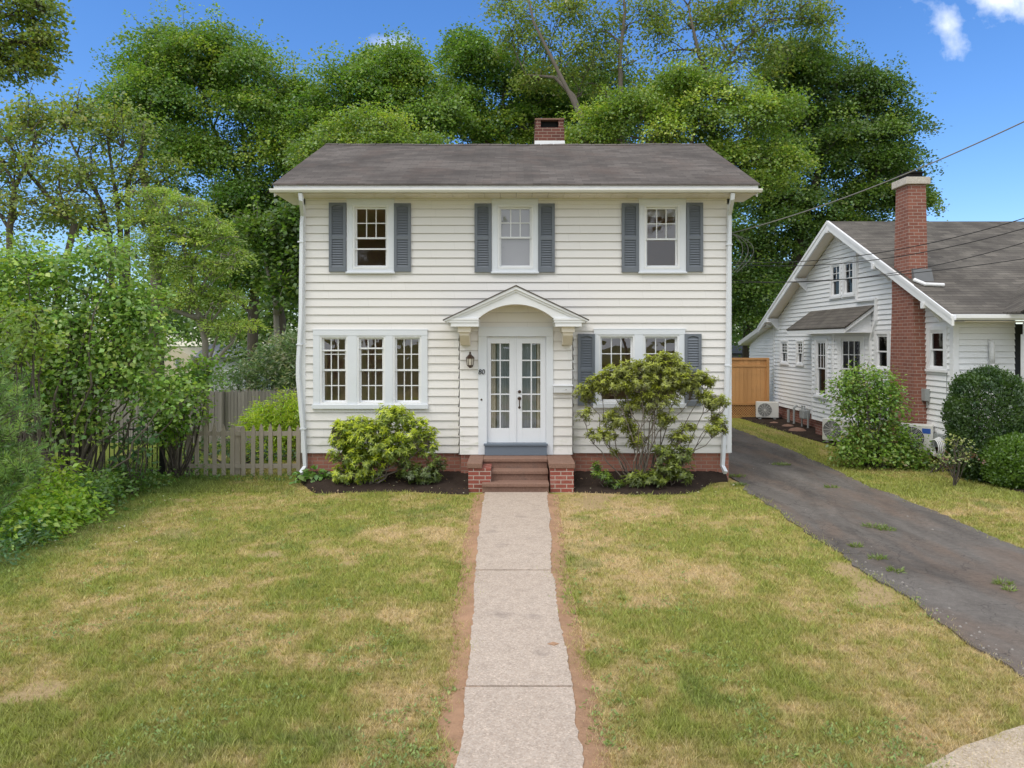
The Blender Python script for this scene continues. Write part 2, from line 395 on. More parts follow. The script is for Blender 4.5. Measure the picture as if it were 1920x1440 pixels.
class MB:
    def __init__(s, T=None): s.v = []; s.f = []; s.T = T; s.flip = False
    def frame(s, o, U, N, Zd=(0, 0, 1)):
        o, U, N, Zd = (np.array(a, float) for a in (o, U, N, Zd))
        s.T = lambda p: o + p[0] * U + p[1] * N + p[2] * Zd
        s.flip = np.dot(np.cross(U, N), Zd) < 0
        return s
    def p(s, x, y, z):
        q = (x, y, z) if s.T is None else s.T((x, y, z))
        s.v.append((float(q[0]), float(q[1]), float(q[2]))); return len(s.v) - 1
    def face(s, idx): s.f.append(tuple(idx[::-1]) if s.flip else tuple(idx))
    def poly(s, pts): s.face([s.p(*q) for q in pts])
    def box(s, x0, x1, y0, y1, z0, z1):
        i = [s.p(x, y, z) for z in (z0, z1) for y in (y0, y1) for x in (x0, x1)]
        for a in ((0, 2, 3, 1), (4, 5, 7, 6), (0, 1, 5, 4), (2, 6, 7, 3), (0, 4, 6, 2), (1, 3, 7, 5)): s.face([i[k] for k in a])
    def hexa(s, bot, top):
        n = len(bot); a = [s.p(*q) for q in bot]; b = [s.p(*q) for q in top]
        s.face(a[::-1]); s.face(b)
        for k in range(n): s.face((a[k], a[(k + 1) % n], b[(k + 1) % n], b[k]))
    def prism(s, prof, axis, a0, a1):            # prof: list of 2-D points in the two other axes, extruded along axis
        def q(c, a): return {'x': (a, c[0], c[1]), 'y': (c[0], a, c[1]), 'z': (c[0], c[1], a)}[axis]
        s.hexa([q(c, a0) for c in prof], [q(c, a1) for c in prof])
    def tube(s, pts, rad, n=6, cap=True, rot=0):
        pts = [np.array(q, float) for q in pts]
        if not hasattr(rad, '__len__'): rad = [rad] * len(pts)
        rings = []; up = None
        for k, q in enumerate(pts):
            t = pts[min(k + 1, len(pts) - 1)] - pts[max(k - 1, 0)]
            t = t / (np.linalg.norm(t) + 1e-9)
            if up is None: up = np.array((0, 0, 1.)) if abs(t[2]) < .9 else np.array((0, 1., 0))
            a = np.cross(up, t); a /= np.linalg.norm(a) + 1e-9; b = np.cross(t, a); up = b
            rings.append([s.p(*(q + rad[k] * (math.cos(rot + 2 * math.pi * j / n) * a + math.sin(rot + 2 * math.pi * j / n) * b))) for j in range(n)])
        for r0, r1 in zip(rings, rings[1:]):
            for j in range(n): s.face((r0[j], r0[(j + 1) % n], r1[(j + 1) % n], r1[j]))
        if cap: s.face(rings[0][::-1]); s.face(rings[-1])
    def lathe(s, c, prof, n=16, axis='z'):
        rings = []
        for r, h in prof:
            ring = []
            for j in range(n):
                a = 2 * math.pi * j / n; x, y = r * math.cos(a), r * math.sin(a)
                d = {'z': (x, y, h), 'y': (x, h, y), 'x': (h, x, y)}[axis]
                ring.append(s.p(c[0] + d[0], c[1] + d[1], c[2] + d[2]))
            rings.append(ring)
        for r0, r1 in zip(rings, rings[1:]):
            for j in range(n): s.face((r0[j], r0[(j + 1) % n], r1[(j + 1) % n], r1[j]))
        s.face(rings[0][::-1]); s.face(rings[-1])
    def build(s, name, m, parent=None, bevel=0, smooth=False):
        org = ORG.get(parent, np.zeros(3))
        me = bpy.data.meshes.new(name)
        me.from_pydata([(a - org[0], b - org[1], c - org[2]) for a, b, c in s.v], [], s.f)
        me.materials.append(M[m] if isinstance(m, str) else m)
        if smooth: me.polygons.foreach_set('use_smooth', [True] * len(me.polygons))
        me.update()
        o = bpy.data.objects.new(name, me); COL.objects.link(o)
        if parent: o.parent = parent
        ORG[o] = org
        if bevel:
            b = o.modifiers.new('edge', 'BEVEL'); b.width = bevel; b.segments = 2; b.limit_method = 'ANGLE'
        return o

def raw_mesh(name, V, F, m, parent=None, col=None, smooth=False):
    """V (n,3) and faces as an (m,k) array; col per vertex (n,3)."""
    org = ORG.get(parent, np.zeros(3))
    V = np.asarray(V, np.float32) - org.astype(np.float32); F = np.asarray(F, np.int32)
    me = bpy.data.meshes.new(name)
    k = F.shape[1]
    me.vertices.add(len(V)); me.vertices.foreach_set('co', V.ravel())
    me.loops.add(F.size); me.loops.foreach_set('vertex_index', F.ravel())
    me.polygons.add(len(F)); me.polygons.foreach_set('loop_start', np.arange(0, F.size, k, dtype=np.int32))
    if smooth: me.polygons.foreach_set('use_smooth', np.ones(len(F), bool))
    if col is not None:
        a = me.attributes.new('col', 'FLOAT_COLOR', 'POINT')
        c = np.ones((len(V), 4), np.float32); c[:, :3] = np.clip(col, 0.003, .95); a.data.foreach_set('color', c.ravel())
    me.materials.append(M[m] if isinstance(m, str) else m)
    me.update(calc_edges=True)
    o = bpy.data.objects.new(name, me); COL.objects.link(o)
    if parent: o.parent = parent
    ORG[o] = org
    return o

def nrm(a): return a / (np.linalg.norm(a, axis=-1, keepdims=True) + 1e-9)

# smooth numpy value noise
def vnoise(x, y, seed=0):
    r = np.random.default_rng(seed).random((64, 64))
    xi, yi = np.floor(x).astype(int), np.floor(y).astype(int)
    fx, fy = x - xi, y - yi
    fx, fy = fx * fx * (3 - 2 * fx), fy * fy * (3 - 2 * fy)
    g = lambda a, b: r[a % 64, b % 64]
    return (g(xi, yi) * (1 - fx) + g(xi + 1, yi) * fx) * (1 - fy) + (g(xi, yi + 1) * (1 - fx) + g(xi + 1, yi + 1) * fx) * fy
def fbm(x, y, sc, seed=0, octv=4):
    t = 0; a = .5; w = 0
    for k in range(octv):
        t = t + a * vnoise(x * sc + 17.3 * k, y * sc - 9.1 * k, seed + k); w += a; a *= .55; sc *= 2.1
    return t / w
def sstep(x, a, b):
    t = np.clip((x - a) / (b - a), 0, 1); return t * t * (3 - 2 * t)
# ------------------------------------------------------------------ ground, lawn, walk, driveway, beds
def gz(x, y):
    d = sstep(y, 16.5, 32) * sstep(-x, 3.2, 7) * -1.5 + sstep(y, 30, 48) * sstep(-x, 2, 9) * -2.0
    return d + (fbm(x, y, .35, 5, 3) - .5) * .05 * sstep(abs(x), .6, 1.6)
WY = np.array([2.0, 4.43, 5.41, 6.0, 6.79, 8.17, 9.53, 12.3, 13])
WL = np.array([-.345, -.346, -.370, -.36, -.413, -.453, -.50, -.517, -.53])
WR = np.array([.44, .44, .43, .43, .436, .425, .486, .572, .58])
def wl(y): return np.interp(y, WY, WL)
def wr(y): return np.interp(y, WY, WR)
def drive_l(y): return np.interp(y, [3, 5.6, 8, 11, 12.4, 13.6, 22], [4.0, 4.03, 4.02, 4.07, 4.12, 4.2, 4.3]) + (fbm(y * 1.0, y * 0 + 3, 1.9, 31, 5) - .5) * .24 + (fbm(y, y * 0, 9.0, 35, 3) - .5) * .07
def drive_r(y): return np.interp(y, [3, 9, 13, 17, 22], [6.6, 6.5, 6.52, 6.72, 6.7]) + (fbm(y * 1.0, y * 0 + 8, 1.7, 33, 5) - .5) * .26 + (fbm(y, y * 0, 9.0, 37, 3) - .5) * .07
def bed_front(x):
    b = 12.42 + .10 * np.sin(x * 2.1) + .1 * (fbm(x, x * 0, 2.2, 41) - .5)
    return b + 1.1 * sstep(-x, 3.35, 4.2) + .95 * sstep(x, 3.0, 3.95)
def pave_y(x): return np.interp(x, [-30, -2, 2.0, 2.45, 2.95, 3.5, 4.2, 30], [4.12, 4.15, 4.22, 4.36, 4.60, 4.84, 4.92, 4.92])
def side_x(y): return -6.5 - .12 * (y - 9) * .3 + (fbm(y, y * 0, .9, 43) - .5) * .4     # planting border on the left

def green_amt(x, y):
    """0 = dry straw, 1 = green; broad patches as in the photograph."""
    g = .52 + 1.55 * (fbm(x, y, .62, 11) - .5) + 1.3 * (fbm(x, y, 2.9, 12) - .5) + 1.25 * (fbm(x, y, 8, 13) - .5)
    g = g + .30 * sstep(y, 11.6, 12.6) * sstep(np.abs(x), .2, .9)          # greener strip by the beds
    g = g + .45 * sstep(-x, 4.9, 6.2) - .12 * sstep(-x, -1, 1.5) * sstep(x, -2.2, -1.0)
    g = g - .30 * np.exp(-((x - 1.0) ** 2 / .35 + (y - 8.6) ** 2 / 1.6)) - .16 * np.exp(-((x - 2.0) ** 2 / 2 + (y - 10.8) ** 2 / 1.0))
    g = g - .25 * np.exp(-((x + .8) ** 2 / .12 + (y - 5.0) ** 2 / .1)) - .18 * np.exp(-((x + 1.5) ** 2 / .8 + (y - 6.6) ** 2 / .6))
    g = g + .10 * np.exp(-((x - 3) ** 2 / 1.2 + (y - 6.5) ** 2 / 2.5)) + .12 * np.exp(-((x + 3) ** 2 / 2 + (y - 7.8) ** 2 / 2.5))
    g = g + .12 * sstep(x, 6.4, 7)
    return np.clip(g, 0, 1)
STRAW, OLIVE, GREEN, DEEP = (np.array(c) for c in ((.62, .49, .29), (.45, .405, .155), (.325, .36, .090), (.16, .245, .06)))
def lawn_col(x, y, j=0):
    g = np.clip(green_amt(x, y) + j, 0, 1)[:, None]
    c = np.where(g < .5, STRAW + (OLIVE - STRAW) * (g / .5), OLIVE + (GREEN - OLIVE) * ((g - .5) / .5))
    deep = (sstep(-x, 5.2, 6.1) * .75 + sstep(fbm(x, y, 1.3, 21), .66, .74) * .5)[:, None]
    return c + (DEEP - c) * np.clip(deep, 0, 1) * .8

def axis(lo, hi, step, far):
    a = list(np.arange(lo, hi + 1e-6, step)); d = step
    lo_, hi_ = [a[0]], [a[-1]]
    while hi_[-1] < far: d *= 1.35; hi_.append(hi_[-1] + d); lo_.append(lo_[-1] - d)
    return np.array(lo_[:0:-1] + a + hi_[1:])
gx, gy = axis(-9, 11, .07, 700), axis(3, 17, .07, 700)
GX, GY = np.meshgrid(gx, gy); X_, Y_ = GX.ravel(), GY.ravel()
gcol = lawn_col(X_, Y_) * np.array((.80, .74, .66))
bare = sstep(fbm(X_, Y_, .8, 51), .72, .80)[:, None]
gcol = gcol + (np.array((.40, .29, .17)) - gcol) * bare * .8
far = sstep(np.hypot(X_, Y_ - 10), 16, 30)[:, None]
gcol = gcol + (np.array((.10, .12, .04)) - gcol) * far
nx_, ny_ = len(gx), len(gy)
ii = (np.arange(ny_ - 1)[:, None] * nx_ + np.arange(nx_ - 1)).ravel()
GF = np.stack([ii, ii + 1, ii + nx_ + 1, ii + nx_], 1)
gzv = gz(X_, Y_)
tag(raw_mesh('ground', np.stack([X_, Y_, gzv], 1), GF, 'ground', col=gcol, smooth=True), 'dry patchy lawn soil spreading out to the horizon', 'ground', kind='structure')

# concrete front walk: slabs with open joints
def strip(name, ys, lfn, rfn, z, m, label, cat, nx=8, zj=.0, thick=.05, joints=()):
    mb = MB(); rows = []
    for y in ys:
        a, b = float(lfn(np.array([y]))[0]), float(rfn(np.array([y]))[0])
        rows.append([(a + (b - a) * k / nx, y) for k in range(nx + 1)])
    for r0, r1 in zip(rows, rows[1:]):
        for k in range(nx):
            mb.poly([(r0[k][0], r0[k][1], z), (r0[k + 1][0], r0[k + 1][1], z), (r1[k + 1][0], r1[k + 1][1], z), (r1[k][0], r1[k][1], z)])
    for side in (0, nx):
        for r0, r1 in zip(rows, rows[1:]):
            mb.poly([(r0[side][0], r0[side][1], z), (r0[side][0], r0[side][1], z - thick), (r1[side][0], r1[side][1], z - thick), (r1[side][0], r1[side][1], z)])
    return tag(mb.build(name, m), label, cat, kind='structure')
mb = MB(); rng_w = np.random.default_rng(8)
for a, b, dz in ((4.2, 5.392, 0), (5.408, 6.782, .004), (6.798, 8.142, -.003), (8.158, 9.502, .003), (9.518, 12.36, 0)):
    yk = np.arange(a, b + .001, .045); yk[-1] = b
    L_ = [(float(wl(y)) + .075 * (float(fbm(np.array([y]), np.array([0.]), 1.6, 62, 4)[0]) - .5) + .005 * rng_w.normal(), y) for y in yk]
    R_ = [(float(wr(y)) + .065 * (float(fbm(np.array([y]), np.array([0.]), 1.7, 66, 4)[0]) - .5) + .005 * rng_w.normal(), y) for y in yk]
    for (l0, r0_), (l1, r1_) in zip(zip(L_, R_), zip(L_[1:], R_[1:])):
        mb.poly([(l0[0], l0[1], .040 + dz), (r0_[0], r0_[1], .040 + dz), (r1_[0], r1_[1], .040 + dz), (l1[0], l1[1], .040 + dz)])
        for p_, q_ in ((l0, l1), (r0_, r1_)): mb.poly([(p_[0], p_[1], -.03), (q_[0], q_[1], -.03), (q_[0], q_[1], .040 + dz), (p_[0], p_[1], .040 + dz)])
    for k in (0, -1): mb.poly([(L_[k][0], L_[k][1], -.03), (R_[k][0], R_[k][1], -.03), (R_[k][0], R_[k][1], .040 + dz), (L_[k][0], L_[k][1], .040 + dz)])
tag(mb.build('footpath', 'walk'), 'old pinkish concrete front walk of jointed slabs', 'path', kind='structure')
mb = MB(); mb.box(-.36, .42, 4.2, 12.3, -.03, .022)
tag(mb.build('path_joint_bed', 'dirt'), 'dirt in the joints of the front walk', 'path', kind='structure')
# bare dirt creeping over both edges of the walk
rng = np.random.default_rng(3)
def dirt_strip(sgn):
    ys = np.arange(4.2, 12.34, .045); V = []; F = []; n = 7
    for k, y in enumerate(ys):
        e = float(wl(y) if sgn < 0 else wr(y))
        for j in range(n):
            t = j / (n - 1); x = e - sgn * .11 + sgn * t * .30
            V.append((x, y, .030 * (1 - 1.15 * max(0, t - .35) / .65) + .006 * rng.random()))
    for k in range(len(ys) - 1):
        for j in range(n - 1): F.append((k * n + j, k * n + j + 1, (k + 1) * n + j + 1, (k + 1) * n + j))
    return np.array(V), F
for s_ in (-1, 1):
    V, F = dirt_strip(s_)
    tag(raw_mesh('dirt_strip', V, np.array(F), 'dirt', smooth=True), 'bare red brown dirt along the %s edge of the front walk' % ('left' if s_ < 0 else 'right'), 'ground', kind='structure')

ys = np.arange(4.4, 30.1, .06)
strip('driveway', ys, drive_l, drive_r, .018, 'asphalt', 'cracked dark asphalt driveway between the two houses', 'driveway', 14, thick=.03)
mb = MB(); xs = np.arange(-14, 14.1, .1)
for a, b in zip(xs, xs[1:]):
    for t0, t1 in ((0, .5), (.5, 1)):
        f = lambda x, t: 2.3 + (float(pave_y(x)) + .03 * math.sin(x * 2.3) + .05 * float(fbm(np.array([x]), np.array([0.]), 3.1, 81)[0]) - 2.3) * t
        mb.poly([(a, f(a, t0), .026), (b, f(b, t0), .026), (b, f(b, t1), .026), (a, f(a, t1), .026)])
tag(mb.build('pavement', 'pave'), 'pale worn concrete pavement in the lower right corner', 'pavement', kind='structure')

# mulch beds in front of the house
def bed(name, x0, x1, label):
    xs = np.arange(x0, x1 + .01, .05); V = []; n = 16; F = []
    for x in xs:
        f = float(bed_front(np.array([x]))[0])
        for j in range(n + 1):
            t = j / n; y = f + (13.75 - f) * t
            V.append((x, y, .012 + .15 * min(1, t * 1.5) ** .8 + (.022 * rng.random() if 0 < j < n else -.02)))
    for k in range(len(xs) - 1):
        for j in range(n): F.append((k * (n + 1) + j, (k + 1) * (n + 1) + j, (k + 1) * (n + 1) + j + 1, k * (n + 1) + j + 1))
    tag(raw_mesh(name, np.array(V), np.array(F), 'mulch', smooth=True), label, 'planting bed', kind='structure')
bed('mulch_bed', -4.15, -.80, 'dark mulch bed under the front wall on the triple window side')
bed('mulch_bed', .99, 4.05, 'dark mulch bed under the front wall on the driveway side')
mb = MB()
mb.hexa([(8.9, 12.3, -.02), (10.5, 11.6, -.02), (14, 11.6, -.02), (14, 14.7, -.02), (8.9, 14.7, -.02)], [(8.9, 12.6, .02), (10.5, 12.0, .02), (14, 12.0, .02), (14, 14.7, .02), (8.9, 14.7, .02)])
tag(mb.build('side_bed', 'mulch'), 'dark bare bed around the neighbouring porch bushes', 'planting bed', kind='structure')
mb = MB()
mb.hexa([(8.2, 17.0, -.02), (9.1, 17.0, -.02), (9.1, 24.6, -.02), (7.7, 24.6, -.02)], [(8.2, 17.0, .035), (9.1, 17.0, .05), (9.1, 24.6, .05), (7.9, 24.6, .035)])
tag(mb.build('dirt_margin', 'mulch'), 'bare dark dirt along the base of the neighbouring house', 'ground', kind='structure')

# grass blades
def grass_mask(x, y):
    dl = -.05 + .70 * np.clip(fbm(y, y * 0, 1.2, 70, 5) - .42, 0, 1) + .14 * (fbm(x, y, 7, 75) - .5) + .035 * rng.normal(size=len(x)); dr = -.055 + .60 * np.clip(fbm(y, y * 0, 1.2, 72, 5) - .42, 0, 1) + .14 * (fbm(x, y, 7, 76) - .5) + .035 * rng.normal(size=len(x))
    ok = (x < wl(y) - dl) | (x > wr(y) + dr)
    ok |= y > 12.36
    ok &= (x < drive_l(y) + .055 * np.abs(rng.normal(size=len(x))) + .01) | (x > drive_r(y) - .06 * np.abs(rng.normal(size=len(x))) - .01)
    ok &= y > pave_y(x) - .16 + .40 * (fbm(x, y, 5, 79) - .5) + .10 * rng.normal(size=len(x))
    ok &= (y < bed_front(x) + .03) | (x < -4.12) | (x > 4.05)
    ok &= ~((np.abs(x) < 1.03) & (y > 12.3)) & ~((x > -4.2) & (x < 4.2) & (y > 13.5)) & ~((x > 8.85) & (y > 12.4)) & ~((x > 8.0) & (y > 17))
    b = fbm(x, y, .8, 51); ok &= rng.random(len(x)) > sstep(b, .70, .80) * .85
    return ok
def blades(n, xr, yr, power, seed):
    r = np.random.default_rng(seed)
    u = r.random(n); y0, y1 = yr
    y = 1 / (1 / y0 + u * (1 / y1 - 1 / y0)) if power else y0 + u * (y1 - y0)
    if xr is None:
        half = .80 * y + .6; x = (r.random(n) * 2 - 1) * half
    else: x = xr[0] + r.random(n) * (xr[1] - xr[0])
    # clumping: pull blades toward jittered tuft centres
    tx, ty = np.round(x / .07) * .07, np.round(y / .07) * .07
    hj = vnoise(tx * 31.7, ty * 27.1, 77)
    pull = .35 * r.random(n)
    x = x + (tx + (hj - .5) * .08 - x) * pull; y = y + (ty + (hj - .5) * .09 - y) * pull
    k = grass_mask(x, y); x, y, hj = x[k], y[k], hj[k]; n = len(x)
    g = green_amt(x, y)
    h = (.016 + .030 * r.random(n) ** 1.5) * (.6 + 1.0 * hj) * (.8 + .45 * g)
    tall = r.random(n) < .02; h = np.where(tall, h * 1.7, h)
    w = (.0030 + .0018 * r.random(n)) * np.clip(y / 6.5, .8, 2.2)
    a = r.random(n) * 6.283; la = r.random(n) * 6.283; lean = h * (.35 + .9 * r.random(n))
    z = gz(x, y)
    dx, dy = np.cos(a) * w, np.sin(a) * w
    V = np.empty((n, 3, 3), np.float32)
    V[:, 0] = np.stack([x - dx, y - dy, z - .004], 1); V[:, 1] = np.stack([x + dx, y + dy, z - .004], 1)
    V[:, 2] = np.stack([x + np.cos(la) * lean, y + np.sin(la) * lean, z + h], 1)
    c = lawn_col(x, y, .38 * (r.random(n) - .5) + .35 * (hj - .5)) * (.55 + .80 * r.random((n, 1))) * (.82 + .36 * hj[:, None])
    return V.reshape(-1, 3), np.repeat(c, 3, 0)
parts = [blades(560000, None, (4.2, 13.2), True, 1), blades(60000, (6.3, 10.5), (8, 24), True, 2), blades(25000, (-8, -3.9), (12.5, 14.2), False, 4), blades(20000, (-9, -4.0), (14.2, 19), False, 5)]
GV = np.concatenate([p_[0] for p_ in parts]); GC = np.concatenate([p_[1] for p_ in parts])
tag(raw_mesh('grass', GV, np.arange(len(GV)).reshape(-1, 3), 'grass', col=GC), 'short dry grass blades of the patchy front lawn', 'grass', kind='stuff')

# broad weeds and clover in the lawn
r = np.random.default_rng(66)
n = 9000; y = 1 / (1 / 4.3 + r.random(n) * (1 / 13 - 1 / 4.3)); x = (r.random(n) * 2 - 1) * (.8 * y + .3)
k = grass_mask(x, y) & (fbm(x, y, 1.7, 91) > .56); x, y = x[k], y[k]; n = len(x); per = 5
x = np.repeat(x, per) + r.normal(size=n * per) * .018; y = np.repeat(y, per) + r.normal(size=n * per) * .018; n *= per
a = r.random(n) * 6.283; D = np.stack([np.cos(a), np.sin(a), .25 + .5 * r.random(n)], 1); D /= np.linalg.norm(D, axis=1, keepdims=True)
S_ = np.stack([-np.sin(a), np.cos(a), 0 * a], 1); L = (.018 + .022 * r.random(n))[:, None]; P = np.stack([x, y, gz(x, y) + .012 + .012 * r.random(n)], 1)
V = np.stack([P, P + D * L * .5 + S_ * L * .22, P + D * L, P + D * L * .5 - S_ * L * .22], 1).reshape(-1, 3)
c = (np.array((.16, .27, .06)) + (np.array((.34, .42, .10)) - np.array((.16, .27, .06))) * r.random((n, 1))) * (.75 + .5 * r.random((n, 1)))
tag(raw_mesh('lawn_weeds', V, np.arange(n * 4).reshape(-1, 4), 'leaf', col=np.repeat(c, 4, 0)), 'clover and small broad leaved weeds scattered through the lawn', 'weeds', kind='stuff')
# ------------------------------------------------------------------ the main house
FY = 13.6                                        # front wall plane
WX0, WX1, BY = -4.07, 4.13, 20.0
VYY = 13.4; VX0, VX1 = -1.035, 1.085             # vestibule front plane and sides
def fx(px, Y=FY): return (px - VX) / FPX * Y
def fz(py, Y=FY): return CH + (VY - py) / FPX * Y
house = thing('house', 'cream two storey clapboard house with slate blue shutters and arched door hood', 'house', (0.03, FY, 0))

def clap(mb, L, z0, z1, ex, openings=(), span=None, t=.028):
    """lapped boards on a wall frame: u 0..L, outward n, z; openings (u0,u1,z0,z1); span(z)->(a,b) clips gables."""
    span = span or (lambda z: (0, L))
    z = z0
    while z < z1 - 1e-4:
        ze = min(z + ex, z1)
        cuts = sorted({z, ze} | {c for o in openings for c in o[2:4] if z < c < ze})
        off = lambda q: t + (.004 - t) * (q - z) / ex
        for c0, c1 in zip(cuts, cuts[1:]):
            a0, b0 = span(c0); a1, b1 = span(c1)
            holes = sorted((o[0], o[1]) for o in openings if o[2] < (c0 + c1) / 2 < o[3])
            if not holes:
                if b0 - a0 > .01:
                    mb.poly([(a0, off(c0), c0), (b0, off(c0), c0), (max(b1, a1), off(c1), c1), (a1, off(c1), c1)])
                    if c0 == z: mb.poly([(a0, .0, c0), (b0, .0, c0), (b0, off(c0), c0), (a0, off(c0), c0)])
                continue
            x = a0
            for h0, h1 in holes + [(b0, b0)]:
                if h0 - x > .003:
                    mb.poly([(x, off(c0), c0), (h0, off(c0), c0), (h0, off(c1), c1), (x, off(c1), c1)])
                    if c0 == z: mb.poly([(x, 0, c0), (h0, 0, c0), (h0, off(c0), c0), (x, off(c0), c0)])
                x = max(x, h1)
        z = ze

UPW = [(662, 729), (933, 1000), (1207.5, 1274)]
ops = []
for a, b in UPW: ops.append((fx(a), fx(b), fz(504), fz(385)))
LOW3 = [(600.4, 653), (669.8, 723), (737, 791)]
for a, b in LOW3: ops.append((fx(a), fx(b), fz(757.8), fz(629.4)))
LOW2 = [(1122, 1189.5), (1205, 1273)]
for a, b in LOW2: ops.append((fx(a), fx(b), fz(756), fz(627.5)))
DX0, DX1, DZ0, DZ1 = fx(912, VYY), fx(1025, VYY), .745, 2.75

wall = MB().frame((0, FY, 0), (1, 0, 0), (0, -1, 0))
shift = lambda o: tuple([o[0] - WX0, o[1] - WX0, o[2], o[3]])
wall.frame((WX0, FY, 0), (1, 0, 0), (0, -1, 0))
clap(wall, WX1 - WX0, Z0, 5.42, .1555, [shift(o) for o in ops] + [(VX0 - WX0, VX1 - WX0, Z0 - 1, 3.15)])
def gspan(L):
    def f(z):
        if z <= 5.5: return (0, L)
        d = (z - 5.5) / (7.25 - 5.5) * L / 2
        return (d, L - d)
    return f
SOPS = [(.5, 1.35, 1.0, 2.5), (.5, 1.3, 3.6, 4.9), (3.6, 4.5, 1.0, 2.5), (3.6, 4.4, 3.6, 4.9)]           # unseen side windows added to daylight the rooms, u from the front corner
wall.frame((WX1, FY, 0), (0, 1, 0), (1, 0, 0)); clap(wall, BY - FY, Z0, 7.2, .1555, SOPS, span=gspan(BY - FY))
LOPS = [(BY - FY - o[1], BY - FY - o[0], o[2], o[3]) for o in SOPS]
wall.frame((WX0, BY, 0), (0, -1, 0), (-1, 0, 0)); clap(wall, BY - FY, Z0, 7.2, .1555, LOPS, span=gspan(BY - FY))
wall.frame((WX1, BY, 0), (-1, 0, 0), (0, 1, 0)); clap(wall, WX1 - WX0, Z0, 5.42, .1555)
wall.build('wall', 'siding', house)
# vestibule, its cheeks and its front around the door
vest = MB().frame((VX0, VYY, 0), (1, 0, 0), (0, -1, 0))
cx0, cx1, ctop = fx(897, VYY), fx(1037, VYY), fz(615, VYY)
clap(vest, VX1 - VX0, .53, 3.62, .178, [(cx0 - VX0 + .01, cx1 - VX0 - .01, .3, ctop - .01)], span=lambda z: (0, VX1 - VX0) if z < 3.1 else ((z - 3.1) * 1.75, VX1 - VX0 - (z - 3.1) * 1.75))
vest.frame((VX0, FY, 0), (0, -1, 0), (-1, 0, 0)); clap(vest, .2, .53, 3.1, .178)
vest.frame((VX1, VYY, 0), (0, 1, 0), (1, 0, 0)); clap(vest, .2, .53, 3.1, .178)
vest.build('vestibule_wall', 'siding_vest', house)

found = MB()
found.box(WX0 + .03, VX0 - .0, FY + .025, FY + .2, -.4, Z0); found.box(VX1, WX1 - .03, FY + .025, FY + .2, -.4, Z0)
found.box(WX1 - .2, WX1 - .03, FY + .2, BY - .2, -.4, Z0); found.box(WX0 + .03, WX0 + .2, FY + .2, BY - .2, -.6, Z0)
found.box(VX0 + .02, VX1 - .02, VYY + .02, FY + .2, -.4, .528)
found.build('foundation', 'brick', house)
for x in (WX0 - .012, WX1 - .075):
    corner = MB(); corner.box(x, x + .087, FY - .03, FY + .0, Z0 + .01, 5.38); corner.build('corner_board', 'white', house)
frieze = MB(); frieze.box(WX0, WX1, FY - .030, FY + .01, fz(384), 5.385); frieze.build('frieze_board', 'siding', house)

# inside: rooms seen through the panes
ins = MB()
ins.box(WX0 + .05, WX1 - .05, 15.6, 15.68, .6, 5.3)
for xa_, xb_ in ((WX0 + .05, WX0 + .12), (WX1 - .12, WX1 - .05)):
    ins.box(xa_, xb_, FY + .13, FY + .5, .6, 5.3); ins.box(xa_, xb_, FY + 1.35, 15.6, .6, 5.3)
    for z0_, z1_ in ((.6, 1.0), (2.5, 3.6), (4.9, 5.3)): ins.box(xa_, xb_, FY + .5, FY + 1.35, z0_, z1_)
ins.box(WX0 + .12, WX1 - .12, FY + .15, 15.6, 2.95, 3.15); ins.box(WX0 + .12, WX1 - .12, FY + .15, 15.6, 5.22, 5.3)
ins.box(-1.25, -1.15, FY + .2, 15.6, .7, 2.95); ins.box(1.2, 1.3, FY + .2, 15.6, .7, 2.95)
ins.box(-1.4, -1.3, FY + .2, 15.6, 3.15, 5.22); ins.box(1.5, 1.6, FY + .2, 15.6, 3.15, 5.22)
# plaster between the openings, on the inside of the front wall
def inner_front(x0, x1, z0, z1, holes):
    xs = sorted({x0, x1} | {h[0] for h in holes} | {h[1] for h in holes})
    for a, b in zip(xs, xs[1:]):
        hs_ = [h for h in holes if h[0] < (a + b) / 2 < h[1]]
        if not hs_: ins.box(a, b, FY + .10, FY + .13, z0, z1)
        else: ins.box(a, b, FY + .10, FY + .13, z0, hs_[0][2]); ins.box(a, b, FY + .10, FY + .13, hs_[0][3], z1)
inner_front(WX0 + .05, WX1 - .05, .6, 2.95, ops[3:] + [(DX0, DX1, .7, DZ1)]); inner_front(WX0 + .05, WX1 - .05, 3.15, 5.25, ops[:3])
ins.build('interior_rooms', 'inside', house)
fl = MB(); fl.box(WX0 + .12, WX1 - .12, FY + .15, 15.6, .58, .70); fl.build('interior_floor', 'inside_floor', house)

